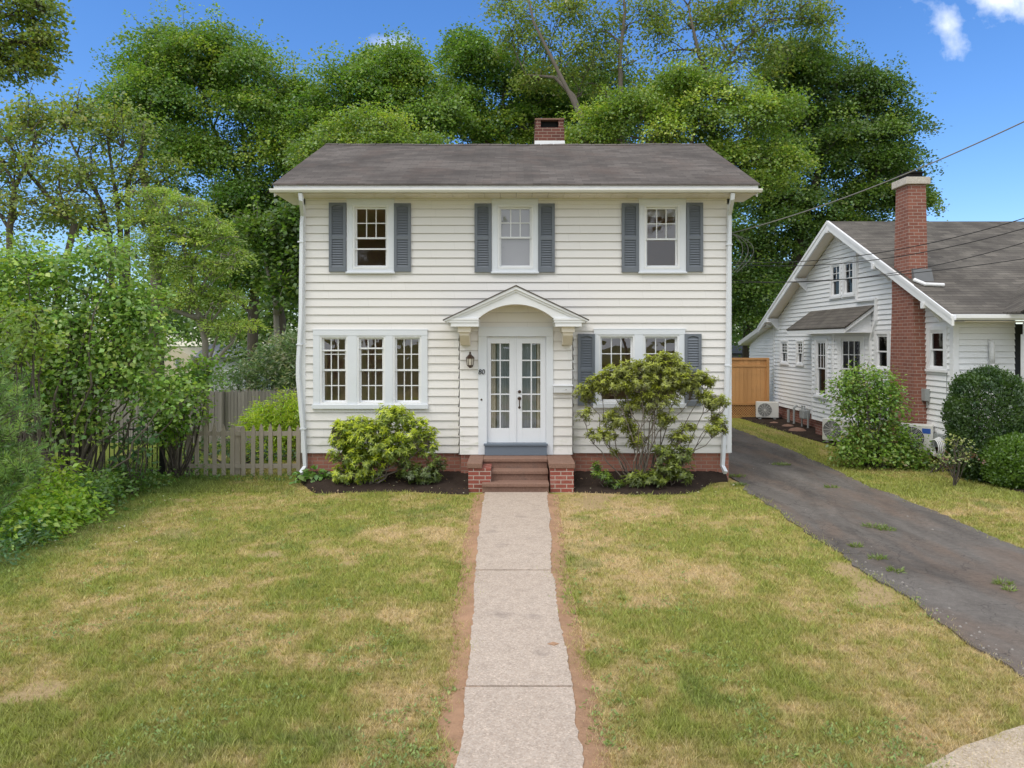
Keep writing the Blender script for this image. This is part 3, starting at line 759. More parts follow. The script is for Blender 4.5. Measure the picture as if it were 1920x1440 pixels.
def window(parent, o, U, N, u0, u1, z0, z1, up=(3, 2), low=None, rail=None, screen=None, lowglass='glass', upglass='glass', deep=.075, mat='white', push=0):
    """double-hung window filling an opening; u along the wall, n outward. > sash > pane"""
    f = MB().frame(o, U, N)
    fr = .035
    f.box(u0, u0 + fr, -deep, .030 + push * .4, z0, z1); f.box(u1 - fr, u1, -deep, .030 + push * .4, z0, z1)
    f.box(u0 + fr, u1 - fr, -deep, .030, z1 - fr, z1); f.box(u0 + fr - .015, u1 - fr + .015, -deep, .045, z0 - .004, z0 + fr)
    w = f.build('window', mat, parent)
    zr = rail if rail else (z0 + z1) / 2
    for nm, a, b, grid, n0, gl in (('upper', zr - .018, z1 - fr, up, -.030, upglass), ('lower', z0 + fr, zr + .018, low, -.055, lowglass)):
        n0 += push; s_ = MB().frame(o, U, N); q = .034; A, B = u0 + fr, u1 - fr
        s_.box(A, A + q, n0 - .03, n0, a, b); s_.box(B - q, B, n0 - .03, n0, a, b)
        s_.box(A + q, B - q, n0 - .03, n0, b - q, b); s_.box(A + q, B - q, n0 - .03, n0, a, a + q)
        if grid:
            for i in range(1, grid[0]): x = A + q + (B - A - 2 * q) * i / grid[0]; s_.box(x - .009, x + .009, n0 - .026, n0 - .004, a + q, b - q)
            for j in range(1, grid[1]):
                zz = a + q + (b - a - 2 * q) * j / grid[1]
                xs = [A + q] + [A + q + (B - A - 2 * q) * i / grid[0] for i in range(1, grid[0])] + [B - q]
                for xa, xb in zip(xs, xs[1:]): s_.box(xa + (.009 if xa > A + q else 0), xb - (.009 if xb < B - q else 0), n0 - .025, n0 - .005, zz - .009, zz + .009)
        so = s_.build('sash', mat, w)
        g = MB().frame(o, U, N); g.poly([(A + .01, n0 - .015, a + .01), (B - .01, n0 - .015, a + .01), (B - .01, n0 - .015, b - .01), (A + .01, n0 - .015, b - .01)])
        g.build('pane', gl, w)
    if screen:
        s_ = MB().frame(o, U, N); A, B = u0 + fr, u1 - fr
        s_.box(A, B, -.020, .002, screen - .014, screen + .014); s_.build('screen_bar', mat, w)
    return w

def casing(parent, o, U, N, u0, u1, z0, z1, holes, name='window_casing', mat='trim', sill=.05, n1=.042):
    c = MB().frame(o, U, N)
    xs = sorted({u0, u1} | {h[0] for h in holes} | {h[1] for h in holes})
    hz0, hz1 = holes[0][2], holes[0][3]
    for a, b in zip(xs, xs[1:]):
        if not any(h[0] < (a + b) / 2 < h[1] for h in holes): c.box(a, b, -.02, n1, z0, hz1)
        elif z0 < hz0 - .002: c.box(a, b, -.02, n1 - .003, z0, hz0)
    c.box(u0, u1, -.02, n1 + .004, hz1, z1)
    c.box(u0 - .01, u1 + .01, -.02, n1 + .008, z1, z1 + .02)
    co = c.build(name, mat, parent, bevel=.003)
    s_ = MB().frame(o, U, N); s_.box(u0 - .015, u1 + .015, -.02, n1 + .035, z0 - sill, z0); s_.build('sill', mat, co, bevel=.005)
    return co
FO, FU, FN = (0, FY, 0), (1, 0, 0), (0, -1, 0)
for k, (a, b) in enumerate(UPW):
    o = ops[k]
    casing(house, FO, FU, FN, fx([651, 922, 1197.5][k]), fx([740, 1009, 1285.5][k]), fz(510), fz(375), [o], sill=.035)
    w = window(house, FO, FU, FN, *o, rail=fz([446, 445, 448][k]), screen=fz(467) if k == 0 else None, lowglass='glass' if k == 1 else 'glass_dark')
    if k == 1:
        s_ = MB(); s_.poly([(o[0], FY + .10, o[2]), (o[1], FY + .10, o[2]), (o[1], FY + .10, o[3]), (o[0], FY + .10, o[3])]); s_.build('roller_shade', 'shade', w)
    if k == 2:
        s_ = MB()
        for j in range(9):
            zz = o[3] - .05 - j * .018; s_.box(o[0] + .04, o[1] - .04, FY + .085, FY + .10, zz - .006, zz)
        s_.build('blind', 'white', w)
casing(house, FO, FU, FN, fx(588), fx(802), fz(757.8), fz(619), ops[3:6], sill=.085)
for k in range(3): window(house, FO, FU, FN, *ops[3 + k], up=(3, 2), low=(3, 2), rail=fz(694), screen=[fz(657), fz(653), None][k])
casing(house, FO, FU, FN, fx(1113), fx(1284), fz(756), fz(618), ops[6:8], sill=.085)
for k in range(2): window(house, FO, FU, FN, *ops[6 + k], up=(3, 2), low=None, rail=fz(694), lowglass='glass_dark')

for o in SOPS:
    casing(house, (WX1, FY, 0), (0, 1, 0), (1, 0, 0), o[0] - .11, o[1] + .11, o[2], o[3] + .11, [o]); window(house, (WX1, FY, 0), (0, 1, 0), (1, 0, 0), *o)
for o in LOPS:
    casing(house, (WX0, BY, 0), (0, -1, 0), (-1, 0, 0), o[0] - .11, o[1] + .11, o[2], o[3] + .11, [o]); window(house, (WX0, BY, 0), (0, -1, 0), (-1, 0, 0), *o)
# louvred shutters
def shutter(x0, x1, z0, z1):
    f = MB(); y0, y1 = FY - .062, FY - .024; st = .055
    f.box(x0, x0 + st, y0, y1, z0, z1); f.box(x1 - st, x1, y0, y1, z0, z1)
    zm = z0 + (z1 - z0) * .495
    f.box(x0 + st, x1 - st, y0 + .002, y1, z0, z0 + .10); f.box(x0 + st, x1 - st, y0 + .002, y1, zm - .035, zm + .035)
    n = 10; ztop = lambda t: z1 - .075 + .030 * math.sin(math.pi * t)     # arched head rail
    for i in range(n):
        a, b = i / n, (i + 1) / n; xa, xb = x0 + st + (x1 - x0 - 2 * st) * a, x0 + st + (x1 - x0 - 2 * st) * b
        f.hexa([(xa, y0 + .002, ztop(a)), (xb, y0 + .002, ztop(b)), (xb, y1, ztop(b)), (xa, y1, ztop(a))], [(xa, y0 + .002, z1), (xb, y0 + .002, z1), (xb, y1, z1), (xa, y1, z1)])
    f.box(x0 + .01, x1 - .01, y1 - .006, y1 - .001, z0 + .01, z1 - .01)
    so = f.build('shutter', 'shutter', house, bevel=.003)
    l = MB(); p_ = .046
    for za, zb in ((z0 + .10, zm - .035), (zm + .035, z1 - .075)):
        k = max(1, int((zb - za) / p_)); h = (zb - za) / k
        for j in range(k):
            z = za + j * h
            l.hexa([(x0 + st, y0 + .006, z), (x1 - st, y0 + .006, z), (x1 - st, y0 + .012, z), (x0 + st, y0 + .008, z)],
                   [(x0 + st, y0 + .029, z + h * .9), (x1 - st, y0 + .029, z + h * .9), (x1 - st, y0 + .032, z + h * .9), (x0 + st, y0 + .032, z + h * .9)])
    l.build('louvre', 'shutter', so)
for a, b, t_, c in ((618, 650, 381, 510), (739.5, 771, 382, 510), (890, 921.5, 382.5, 511), (1009, 1040, 382.5, 511), (1165, 1197, 382, 511), (1286, 1317, 381, 510),
                    (1083, 1115, 626, 760), (1282.5, 1314, 626, 761)):
    shutter(fx(a), fx(b), fz(c), fz(t_))

# roof: a gable with its ridge along the front, boxed eaves and cornice returns
EY, EZ, RY, RZ, RX0, RX1 = 13.05, 5.55, 16.8, 7.32, -4.454, 4.50
sl = (RZ - EZ) / (RY - EY); BEY = 2 * RY - EY
roof = MB()
nx_r, ny_r = 40, 12
def sag(x, t): return -.018 * math.sin(math.pi * (x - RX0) / (RX1 - RX0)) * t + .006 * math.sin(x * 3.1 + t * 4)
for sgn in (1, -1):
    vid = {}
    for i in range(nx_r + 1):
        for j in range(ny_r + 1):
            x = RX0 + (RX1 - RX0) * i / nx_r; t = j / ny_r; y = EY + (RY - EY) * t
            z = EZ + (RZ - EZ) * t + sag(x, t); y = y if sgn > 0 else 2 * RY - y
            vid[i, j] = roof.p(x, y, z)
    for i in range(nx_r):
        for j in range(ny_r): roof.f.append((vid[i, j], vid[i + 1, j], vid[i + 1, j + 1], vid[i, j + 1]))
for x in (RX0, RX1):                                       # thickness at the rakes and the eaves
    roof.poly([(x, EY, EZ), (x, RY, RZ), (x, RY, RZ - .05), (x, EY, EZ - .04)]); roof.poly([(x, BEY, EZ), (x, RY, RZ), (x, RY, RZ - .05), (x, BEY, EZ - .04)])
roof.poly([(RX0, EY, EZ + .004), (RX1, EY, EZ + .004), (RX1, EY, EZ - .025), (RX0, EY, EZ - .025)])
roof.build('roof', 'roof', house)
cap = MB()
for k in range(30):
    a = RX0 + (RX1 - RX0) * k / 30; b = RX0 + (RX1 - RX0) * (k + 1) / 30 - .012; za, zb = RZ + sag(a, 1), RZ + sag(b, 1)
    for s_ in (-1, 1): cap.hexa([(a, RY, za + .004), (b, RY, zb + .004), (b, RY + s_ * .12, zb - .050), (a, RY + s_ * .12, za - .050)], [(a, RY, za + .018), (b, RY, zb + .024), (b, RY + s_ * .12, zb - .036), (a, RY + s_ * .12, za - .042)])
cap.build('ridge_cap', 'roof', house)
fa = MB()
fa.box(RX0 + .02, RX1 - .02, EY + .03, EY + .055, 5.435, EZ - .022)
fa.box(RX0 + .02, RX1 - .02, BEY - .055, BEY - .03, 5.385, EZ - .02)
for x0, x1 in ((RX0 + .015, RX0 + .04), (RX1 - .04, RX1 - .015)):
    for s_ in (1, -1):
        ya, yb = (EY + .06, RY) if s_ > 0 else (BEY - .06, RY)
        z = lambda y: EZ + (abs(y - (EY if s_ > 0 else BEY))) * sl
        fa.hexa([(x0, ya, z(ya) - .25), (x1, ya, z(ya) - .25), (x1, yb, RZ - .25), (x0, yb, RZ - .25)], [(x0, ya, z(ya) - .045), (x1, ya, z(ya) - .045), (x1, yb, RZ - .05), (x0, yb, RZ - .05)])
fa.build('fascia', 'fascia', house)
so = MB()
x = RX0 + .03
while x < RX1 - .05:
    so.box(x, min(x + .292, RX1 - .03), EY + .06, FY - .032, 5.385, 5.398); x += .297
so.box(RX0 + .03, WX0 - .03, FY - .03, FY + .62, 5.386, 5.40); so.box(WX1 + .03, RX1 - .03, FY - .03, FY + .30, 5.386, 5.40)
for x0, x1, d in ((RX0 + .03, WX0 - .03, .62), (WX1 + .03, RX1 - .03, .30)):
    so.box(x0, x1, FY + d, FY + d + .012, 5.386, 5.75)
    so.hexa([(x0, EY + .1, EZ - .03), (x1, EY + .1, EZ - .03), (x1, RY, RZ - .08), (x0, RY, RZ - .08)], [(x0, EY + .1, EZ - .015), (x1, EY + .1, EZ - .015), (x1, RY, RZ - .06), (x0, RY, RZ - .06)])
so.build('soffit', 'soffit', house)
gt = MB()
prof = [(EY + .028, 5.455), (EY + .028, 5.392), (EY - .045, 5.392), (EY - .070, 5.425), (EY - .070, 5.452), (EY - .058, 5.452), (EY - .058, 5.43), (EY - .04, 5.405), (EY + .015, 5.405), (EY + .015, 5.455)]
gt.prism(prof, 'x', RX0 - .03, RX1 + .03)
gt.poly([(RX0 - .03, EY + .028, 5.455), (RX0 - .03, EY + .028, 5.392), (RX0 - .03, EY - .045, 5.392), (RX0 - .03, EY - .07, 5.452)])
gto = gt.build('gutter', 'gutter', house)
for k in range(12): hk = MB(); x = RX0 + .35 + k * .75; hk.box(x, x + .02, EY - .066, EY + .02, 5.446, 5.454); hk.build('gutter_strap', 'gutter', gto)
def downspout(pts, straps):
    d = MB(); d.tube(pts, .048, 4, rot=math.pi / 4)
    do = d.build('downspout', 'trim', house)
    for x, y, z in straps: s_ = MB(); s_.box(x - .055, x + .055, y - .045, y + .05, z - .012, z + .012); s_.build('strap', 'trim', do)
yl = FY - .085
downspout([(fx(563, EY), EY + .01, 5.385), (fx(564, EY), EY + .03, 5.27), (fx(570), yl, 5.06), (fx(569), yl, 4.9), (fx(567), yl, 3.1), (fx(562), yl, 2.25), (fx(562), yl, 1.95), (fx(571), yl, .95), (fx(574), yl, .5), (fx(575), yl, .28), (fx(570), yl - .14, .17)],
          [(fx(567), yl, 4.55), (fx(564.5), yl, 2.6), (fx(571), yl, 1.0)])
downspout([(fx(1374, EY), EY + .01, 5.385), (fx(1374, EY), EY + .03, 5.29), (fx(1365), yl, 5.08), (fx(1365), yl, 4.9), (fx(1362.5), yl, 2.6), (fx(1357), yl, 1.1), (fx(1352), yl, .3), (fx(1354), yl - .14, .19)],
          [(fx(1364.5), yl, 4.5), (fx(1362), yl, 2.2), (fx(1355), yl, .9)])

# chimney on the ridge
cy0, cy1 = 16.95, 17.75
chx0, chx1 = fx(1003, 17), fx(1058, 17)
ch = MB(); ct = fz(240, 17)
ch.box(chx0, chx1, cy0, cy1, 6.9, ct)
zt = fz(225.5, 17)
for x in (chx0 + .02, chx1 - .14): ch.box(x, x + .12, cy0 + .02, cy1 - .02, ct, zt)
cho = ch.build('chimney', 'brick_ch', house, bevel=.004)
c_ = MB(); c_.box(chx0, chx1, cy0, cy1, zt, zt + .035); c_.build('cap_stone', 'stone', cho)
c_ = MB(); c_.box(chx0 + .15, chx1 - .15, cy0 + .14, cy1 - .1, ct - .02, zt - .01); c_.build('flue', 'black', cho)
c_ = MB(); c_.hexa([(chx0 - .03, cy0 - .06, 7.05), (chx1 + .03, cy0 - .06, 7.05), (chx1 + .03, cy1 + .05, 7.05), (chx0 - .03, cy1 + .05, 7.05)], [(chx0 - .006, cy0 - .008, fz(265, 17)), (chx1 + .006, cy0 - .008, fz(265, 17)), (chx1 + .006, cy1 + .008, fz(265, 17)), (chx0 - .006, cy1 + .008, fz(265, 17))])
c_.build('flashing', 'white', cho)

# arched door hood
HY = 12.84
hx = lambda px: fx(px, HY)
hz = lambda py: fz(py, HY)
xa, xb = hx(898), hx(1037); xm = (xa + xb) / 2
zs, zc, zp = hz(596), hz(570.5), hz(540)
hood = MB(); face = MB(); inner = MB()
ez = hz(597)
def ztop(x): return zp - (zp - hz(600)) * abs(x - xm) / (hx(1100) - xm)
def zarch(x):
    t = (x - xa) / (xb - xa)
    if not 0 <= t <= 1: return ez
    Rr = ((xb - xa) ** 2 / 4 + (zc - zs) ** 2) / (2 * (zc - zs)); return zc - Rr + math.sqrt(max(0, Rr * Rr - (x - xm) ** 2))
xs = sorted(set(np.linspace(hx(846), hx(1089), 9).tolist() + np.linspace(xa, xb, 29).tolist()))
for a, b in zip(xs, xs[1:]):
    za, zb = max(ez if not xa <= a <= xb else zarch(a), 0), zarch(b) if xa <= b <= xb else ez
    if xa <= a <= xb: za = zarch(a)
    ta, tb = max(ztop(a), za + .002), max(ztop(b), zb + .002)
    face.hexa([(a, HY, za), (b, HY, zb), (b, HY + .04, zb), (a, HY + .04, za)], [(a, HY, ta), (b, HY, tb), (b, HY + .04, tb), (a, HY + .04, ta)])
    if xa <= a and b <= xb + 1e-6: inner.hexa([(a, HY + .04, za), (b, HY + .04, zb), (b, FY - .02, zb), (a, FY - .02, za)], [(a, HY + .04, za + .03), (b, HY + .04, zb + .03), (b, FY - .02, zb + .03), (a, FY - .02, za + .03)])
ho = face.build('door_hood', 'white', house)
inner.build('arched_ceiling', 'hood_cream', ho)
rf = MB(); sh = MB()
for s_ in (-1, 1):
    tip = xm + s_ * (hx(1102) - xm); zt_ = hz(600.5); pk = hz(537)
    q = lambda x, y, z: (x, y, z)
    rf.hexa([(xm, HY - .05, pk - .055), (tip, HY - .05, zt_ - .03), (tip, FY - .02, zt_ - .03), (xm, FY - .02, pk - .055)], [(xm, HY - .05, pk), (tip, HY - .05, zt_), (tip, FY - .02, zt_), (xm, FY - .02, pk)])
    rf.hexa([(xm, HY - .022, pk - .10), (tip - s_ * .05, HY - .022, zt_ - .05), (tip - s_ * .05, HY - .001, zt_ - .05), (xm, HY - .001, pk - .10)], [(xm, HY - .022, pk - .055), (tip - s_ * .05, HY - .022, zt_ - .012), (tip - s_ * .05, HY - .001, zt_ - .012), (xm, HY - .001, pk - .055)])
    sh.hexa([(xm, HY - .065, pk + .002), (tip + s_ * .02, HY - .065, zt_ - .006), (tip + s_ * .02, FY - .015, zt_ - .006), (xm, FY - .015, pk + .002)], [(xm, HY - .065, pk + .024), (tip + s_ * .02, HY - .065, zt_ + .012), (tip + s_ * .02, FY - .015, zt_ + .012), (xm, FY - .015, pk + .024)])
rf.build('rake_board', 'white', ho); sh.build('hood_roof', 'roof', ho)
for s_, p0, p1 in ((-1, 842, 897.5), (1, 1038, 1094)):
    c_ = MB(); a, b = hx(p0), hx(p1)
    for k, (z0, z1, e, g) in enumerate(((hz(600.5), hz(596.5), .025, .0), (hz(605), hz(600.5), .012, .012), (hz(612.5), hz(605), 0, .03))):
        c_.box(a - (e if s_ < 0 else -g) + (g if s_ < 0 else 0), b + (e if s_ > 0 else -0) - (g if s_ > 0 else 0), HY - .035 + g * .8, FY - .03, z0, z1)
    c_.build('cornice', 'white', ho, bevel=.004)
    bx = (a + b) / 2 + s_ * .0 ; bw = .105
    k_ = MB(); zt_ = hz(612.5); yb = VYY - .02
    k_.box(bx - bw - .012, bx + bw + .012, HY + .06, yb, zt_ - .10, zt_)
    pr = [(yb, zt_ - .10), (HY + .10, zt_ - .10), (HY + .11, zt_ - .16), (HY + .17, zt_ - .21), (HY + .25, zt_ - .27), (HY + .32, zt_ - .33), (yb, zt_ - .34)]
    k_.prism(pr, 'x', bx - bw + .015, bx + bw - .015)
    k_.build('bracket', 'hood_cream', ho, bevel=.004)

# front doors
c_ = MB(); n1 = VYY - .045
c_.box(cx0, DX0 + .012, n1, VYY + .05, .53, DZ1); c_.box(DX1 - .012, cx1, n1, VYY + .05, .53, DZ1)
c_.box(cx0, cx1, n1 - .004, VYY + .05, DZ1 + .0, ctop)
c_.box(cx0 - .0, cx1 + .0, n1 - .014, VYY + .03, ctop, ctop + .022)
c_.build('door_casing', 'trim', house, bevel=.004)
th = MB(); th.box(fx(907.5, VYY), fx(1026.5, VYY), VYY - .13, VYY + .15, DZ0 - .035, DZ0); th.box(fx(909, VYY), fx(1025, VYY), VYY - .10, VYY + .12, .526, DZ0 - .035)
th.build('threshold', 'blue', house, bevel=.004)
mid = fx(967.5, VYY)
for s_, (a, b), (g0, g1) in ((-1, (DX0 + .014, mid - .002), (920.6, 955)), (1, (mid + .002, DX1 - .014), (979, 1013.3))):
    g0, g1 = fx(g0, VYY), fx(g1, VYY); zb, zt_ = fz(803, VYY), fz(644, VYY); y0, y1 = VYY + .012, VYY + .05
    d = MB()
    d.box(a, g0, y0, y1, DZ0 + .004, DZ1 - .004); d.box(g1, b, y0, y1, DZ0 + .004, DZ1 - .004)
    d.box(g0, g1, y0, y1, DZ0 + .004, zb); d.box(g0, g1, y0, y1, zt_, DZ1 - .004)
    xm_ = (g0 + g1) / 2; d.box(xm_ - .012, xm_ + .012, y0 + .006, y1 - .004, zb, zt_)
    for j in range(1, 5):
        z = zb + (zt_ - zb) * j / 5
        d.box(g0, xm_ - .012, y0 + .007, y1 - .005, z - .012, z + .012); d.box(xm_ + .012, g1, y0 + .007, y1 - .005, z - .012, z + .012)
    do = d.build('door', 'door_white', house, bevel=.003)
    p_ = MB(); p_.poly([(g0, y0 + .02, zb), (g1, y0 + .02, zb), (g1, y0 + .02, zt_), (g0, y0 + .02, zt_)]); p_.build('pane', 'glass', do)
    cu_ = MB(); n = 26; ya = VYY + .10; xs = np.linspace(g0 - .03, g1 + .03, n)
    split = g0 + .19 * (g1 - g0) if s_ < 0 else g1 - .16 * (g1 - g0)
    for nm, m_, lo, hi in (('curtain', 'curtain', min(split, b), max(split, a)),):
        pass
    def drape(x0, x1, nm, m_, yy_):
        q = MB(); xs = np.linspace(x0, x1, 12)
        for u, v in zip(xs, xs[1:]): q.poly([(u, yy_ + .012 * math.sin(u * 120), .75), (v, yy_ + .012 * math.sin(v * 120), .75), (v, yy_ + .012 * math.sin(v * 120), 2.75), (u, yy_ + .012 * math.sin(u * 120), 2.75)])
        q.build(nm, m_, do)
    if s_ < 0: drape(g0 - .05, g0 + .085, 'side_curtain', 'curtain_w', ya); drape(g0 + .10, g1 + .04, 'curtain', 'curtain', ya + .05)
    else: drape(g1 - .06, g1 + .05, 'side_curtain', 'curtain_w', ya); drape(g0 - .04, g1 - .075, 'curtain', 'curtain', ya + .05)
    if s_ < 0:
        as_ = MB(); as_.box(mid - .018, mid + .010, VYY - .004, y0 - .001, DZ0 + .006, DZ1 - .006); as_.build('astragal', 'door_white', do, bevel=.003)
    else:
        h = MB(); hx_ = fx(974, VYY)
        h.lathe((hx_, y0 - .022, fz(734.5, VYY)), [(.0, -.004), (.026, -.002), (.030, .01), (.030, .022)], 16, 'y')
        h.build('deadbolt', 'bronze', do, smooth=True); h = MB()
        h.lathe((hx_, y0 - .024, fz(747, VYY)), [(.0, -.004), (.028, -.002), (.034, .01), (.034, .024)], 16, 'y')
        h.lathe((hx_, y0 - .016, fz(764, VYY)), [(.0, -.002), (.020, 0), (.024, .016)], 16, 'y')
        h.tube([(hx_, y0 - .02, fz(748, VYY)), (hx_, y0 - .055, fz(750, VYY)), (hx_, y0 - .062, fz(756, VYY)), (hx_, y0 - .05, fz(762, VYY)), (hx_, y0 - .015, fz(764, VYY))], .010, 8)
        h.build('handle', 'bronze', do, smooth=True)
bell = MB(); bell.lathe((fx(903, VYY), n1 - .008, fz(749, VYY)), [(0, -.004), (.014, -.002), (.019, .004), (.02, .010)], 14, 'y')
bo = bell.build('doorbell', 'bronze', house)

# house number
tcu = bpy.data.curves.new('house_number', 'FONT'); tcu.body = '80'; tcu.size = .135; tcu.extrude = .006; tcu.align_x = 'CENTER'; tcu.shear = .12; tcu.offset = .0
to = bpy.data.objects.new('number_curve', tcu); COL.objects.link(to)
bpy.context.view_layer.update()
me = bpy.data.meshes.new_from_object(to.evaluated_get(bpy.context.evaluated_depsgraph_get()))
bpy.data.objects.remove(to)
me.materials.clear(); me.materials.append(M['black'])
no = bpy.data.objects.new('house_number', me); COL.objects.link(no)
no.rotation_euler = (R(90), 0, 0); no.location = (fx(903, VYY), n1 - .010, fz(701.5, VYY)); no.scale = (.92, 1, 1)
tag(no, 'black numerals 80 on the white door casing', 'house number')

# wall lantern
lx, ly, lz = fx(882.3, VYY), VYY - .14, fz(690, VYY)
la = thing('wall_lantern', 'small aged bronze lantern on the clapboards beside the front door', 'lantern', (lx, VYY - .02, lz))
b_ = MB()
b_.lathe((lx, ly, lz + .0), [(.004, 0), (.02, .012), (.035, .03), (.055, .045), (.058, .06)], 6)
b_.lathe((lx, ly, lz + .195), [(.078, -.012), (.082, 0), (.055, .03), (.035, .05), (.03, .062), (.012, .07), (.020, .085), (.020, .098), (.004, .115)], 6)
for k in range(6):
    a = 2 * math.pi * k / 6
    b_.tube([(lx + .057 * math.cos(a), ly + .057 * math.sin(a), lz + .06), (lx + .072 * math.cos(a), ly + .072 * math.sin(a), lz + .19)], .006, 5)
b_.build('lantern_frame', 'bronze', la)
b_ = MB(); b_.lathe((lx, ly, lz + .058), [(.050, 0), (.066, .13)], 6); b_.build('lantern_glass', 'lamp_glass', la)
b_ = MB(); b_.lathe((lx, VYY - .028, lz + .05), [(.0, 0), (.045, .002), (.055, .012)], 14, 'y'); b_.tube([(lx, VYY - .03, lz + .05), (lx, VYY - .07, lz + .02), (lx, ly, lz + .01)], .010, 6); b_.build('wall_mount', 'bronze', la)

# mailbox
mx0, mx1, mz0, mz1 = fx(1037.5, VYY), fx(1072.5, VYY), fz(737, VYY), fz(722.5, VYY)
mbx = thing('mailbox', 'slim white metal mailbox on the clapboards right of the front door', 'mailbox', ((mx0 + mx1) / 2, VYY - .02, mz0))
b_ = MB(); b_.prism([(VYY - .022, mz0), (VYY - .10, mz0 + .012), (VYY - .115, mz1 - .01), (VYY - .022, mz1)], 'x', mx0, mx1); b_.build('box', 'door_white', mbx, bevel=.004)
b_ = MB(); b_.prism([(VYY - .022, mz1 + .002), (VYY - .13, mz1 - .008), (VYY - .13, mz1 + .004), (VYY - .022, mz1 + .022)], 'x', mx0 - .012, mx1 + .012); b_.build('lid', 'door_white', mbx, bevel=.003)
b_ = MB(); b_.lathe((mx0 + .66 * (mx1 - mx0), VYY - .112, (mz0 + mz1) / 2), [(0, -.004), (.007, -.003), (.008, .008)], 10, 'y'); b_.build('lock', 'bronze', mbx)

# front steps
st = thing('front_steps', 'red brown stone front steps between two low brick piers', 'steps', (0.0, 12.4, 0))
s0, s1 = fx(904, 12.5), fx(1029, 12.5)
fy = [12.37, 12.66, 12.95]; hz_ = [.185, .353, .523]
for k in range(3):
    b_ = MB(); yb = fy[k + 1] + .02 if k < 2 else VYY + .0
    b_.box(s0 + .004, s1 - .004, fy[k] + .035, yb, hz_[k] - .175 if k else -.05, hz_[k] - .062)
    b_.box(s0 - .004 + .004, s1, fy[k], yb + .02 if k < 2 else VYY, hz_[k] - .062, hz_[k])
    b_.build('step', 'stone', st, bevel=.010)
for s_ in (-1, 1):
    a, b = (fx(878, 12.5), fx(920.5, 12.5)) if s_ < 0 else (fx(1032, 12.5), fx(1076, 12.5))
    b_ = MB(); b_.box(a, b, 12.51, VYY + .02, -.08, .425); po = b_.build('pier', 'brick_pier', st, bevel=.004)
    b_ = MB(); b_.box(a - .025, s0 - .002 if s_ < 0 else b + .025, 12.485, VYY, .425, .52) if s_ < 0 else b_.box(s1 + .002, b + .025, 12.485, VYY, .425, .52)
    b_.build('cap', 'stone', po, bevel=.012)
# ------------------------------------------------------------------ the neighbouring bungalow
NX, NYF, NYB, NRY, NBX = 9.08, 14.7, 24.9, 19.73, 8.70
NEZ, NPZ = 3.21, 5.99
nb = thing('bungalow', 'white clapboard bungalow with a steep grey gable roof and tall brick side chimney', 'house', (NX, NYF, 0))
nsl = (NPZ - NEZ) / (NRY - 14.16)
def sy(px): return NX * FPX / (px - VX)            # depth on the side wall at a photo column
def sz(py, Y): return CH + (VY - py) / FPX * Y
SO, SU, SN = (NX, NYB, 0), (0, -1, 0), (-1, 0, 0)
su = lambda y: NYB - y
nw = MB().frame(SO, SU, SN); Lw = NYB - NYF
def nspan(z):
    d0 = (z - (NPZ - .22)) / nsl
    if z < NEZ + .05: return (0, Lw)
    half = (NPZ - .18 - z) / nsl; c = su(NRY)
    return (max(0, c - half), min(Lw, c + half))
def sop(p0, p1, z0, z1): return (su(sy(p0)), su(sy(p1)), z0, z1)
nops = [sop(1560, 1577.5, 3.92, 4.83), sop(1584, 1602.5, 3.92, 4.83), sop(1465.5, 1478.5, 1.93, 2.65), sop(1495.5, 1507.5, 1.93, 2.65), sop(1645, 1668, 1.98, 2.84), sop(1745, 1774, 2.06, 2.90)]
clap(nw, Lw, .45, NPZ - .2, .125, nops, nspan, .030)
nw.frame((NX, NYF, 0), (1, 0, 0), (0, -1, 0)); clap(nw, 1.25, .45, 3.3, .125, t=.030)
nw.frame((NX + 7, NYB, 0), (-1, 0, 0), (0, 1, 0)); clap(nw, 7, .45, 3.3, .125, t=.028)
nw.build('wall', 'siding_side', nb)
f_ = MB(); f_.box(NX + .03, NX + .3, NYF + .03, NYB - .03, -.3, .45); f_.box(NX + .3, NX + 1.3, NYF + .03, NYF + .3, -.3, .45); f_.build('foundation', 'brick_nb', nb)
c_ = MB(); c_.box(NX - .03, NX + .09, NYF - .03, NYF + .09, .44, 3.2); c_.build('corner_board', 'white', nb)
c_ = MB(); c_.box(NX - .03, NX + .06, NYB - .10, NYB + .02, .44, 3.1); c_.build('corner_board', 'white', nb)
# roof slabs, bargeboards, soffits
r_ = MB(); XE = 17.0
def rz(y): return NPZ - nsl * abs(y - NRY)
for a, b in ((14.16, NRY), (2 * NRY - 14.16, NRY)):
    r_.hexa([(NBX, a, rz(a) - .03), (XE, a, rz(a) - .03), (XE, b, rz(b) - .03), (NBX, b, rz(b) - .03)], [(NBX, a, rz(a)), (XE, a, rz(a)), (XE, b, rz(b)), (NBX, b, rz(b))])
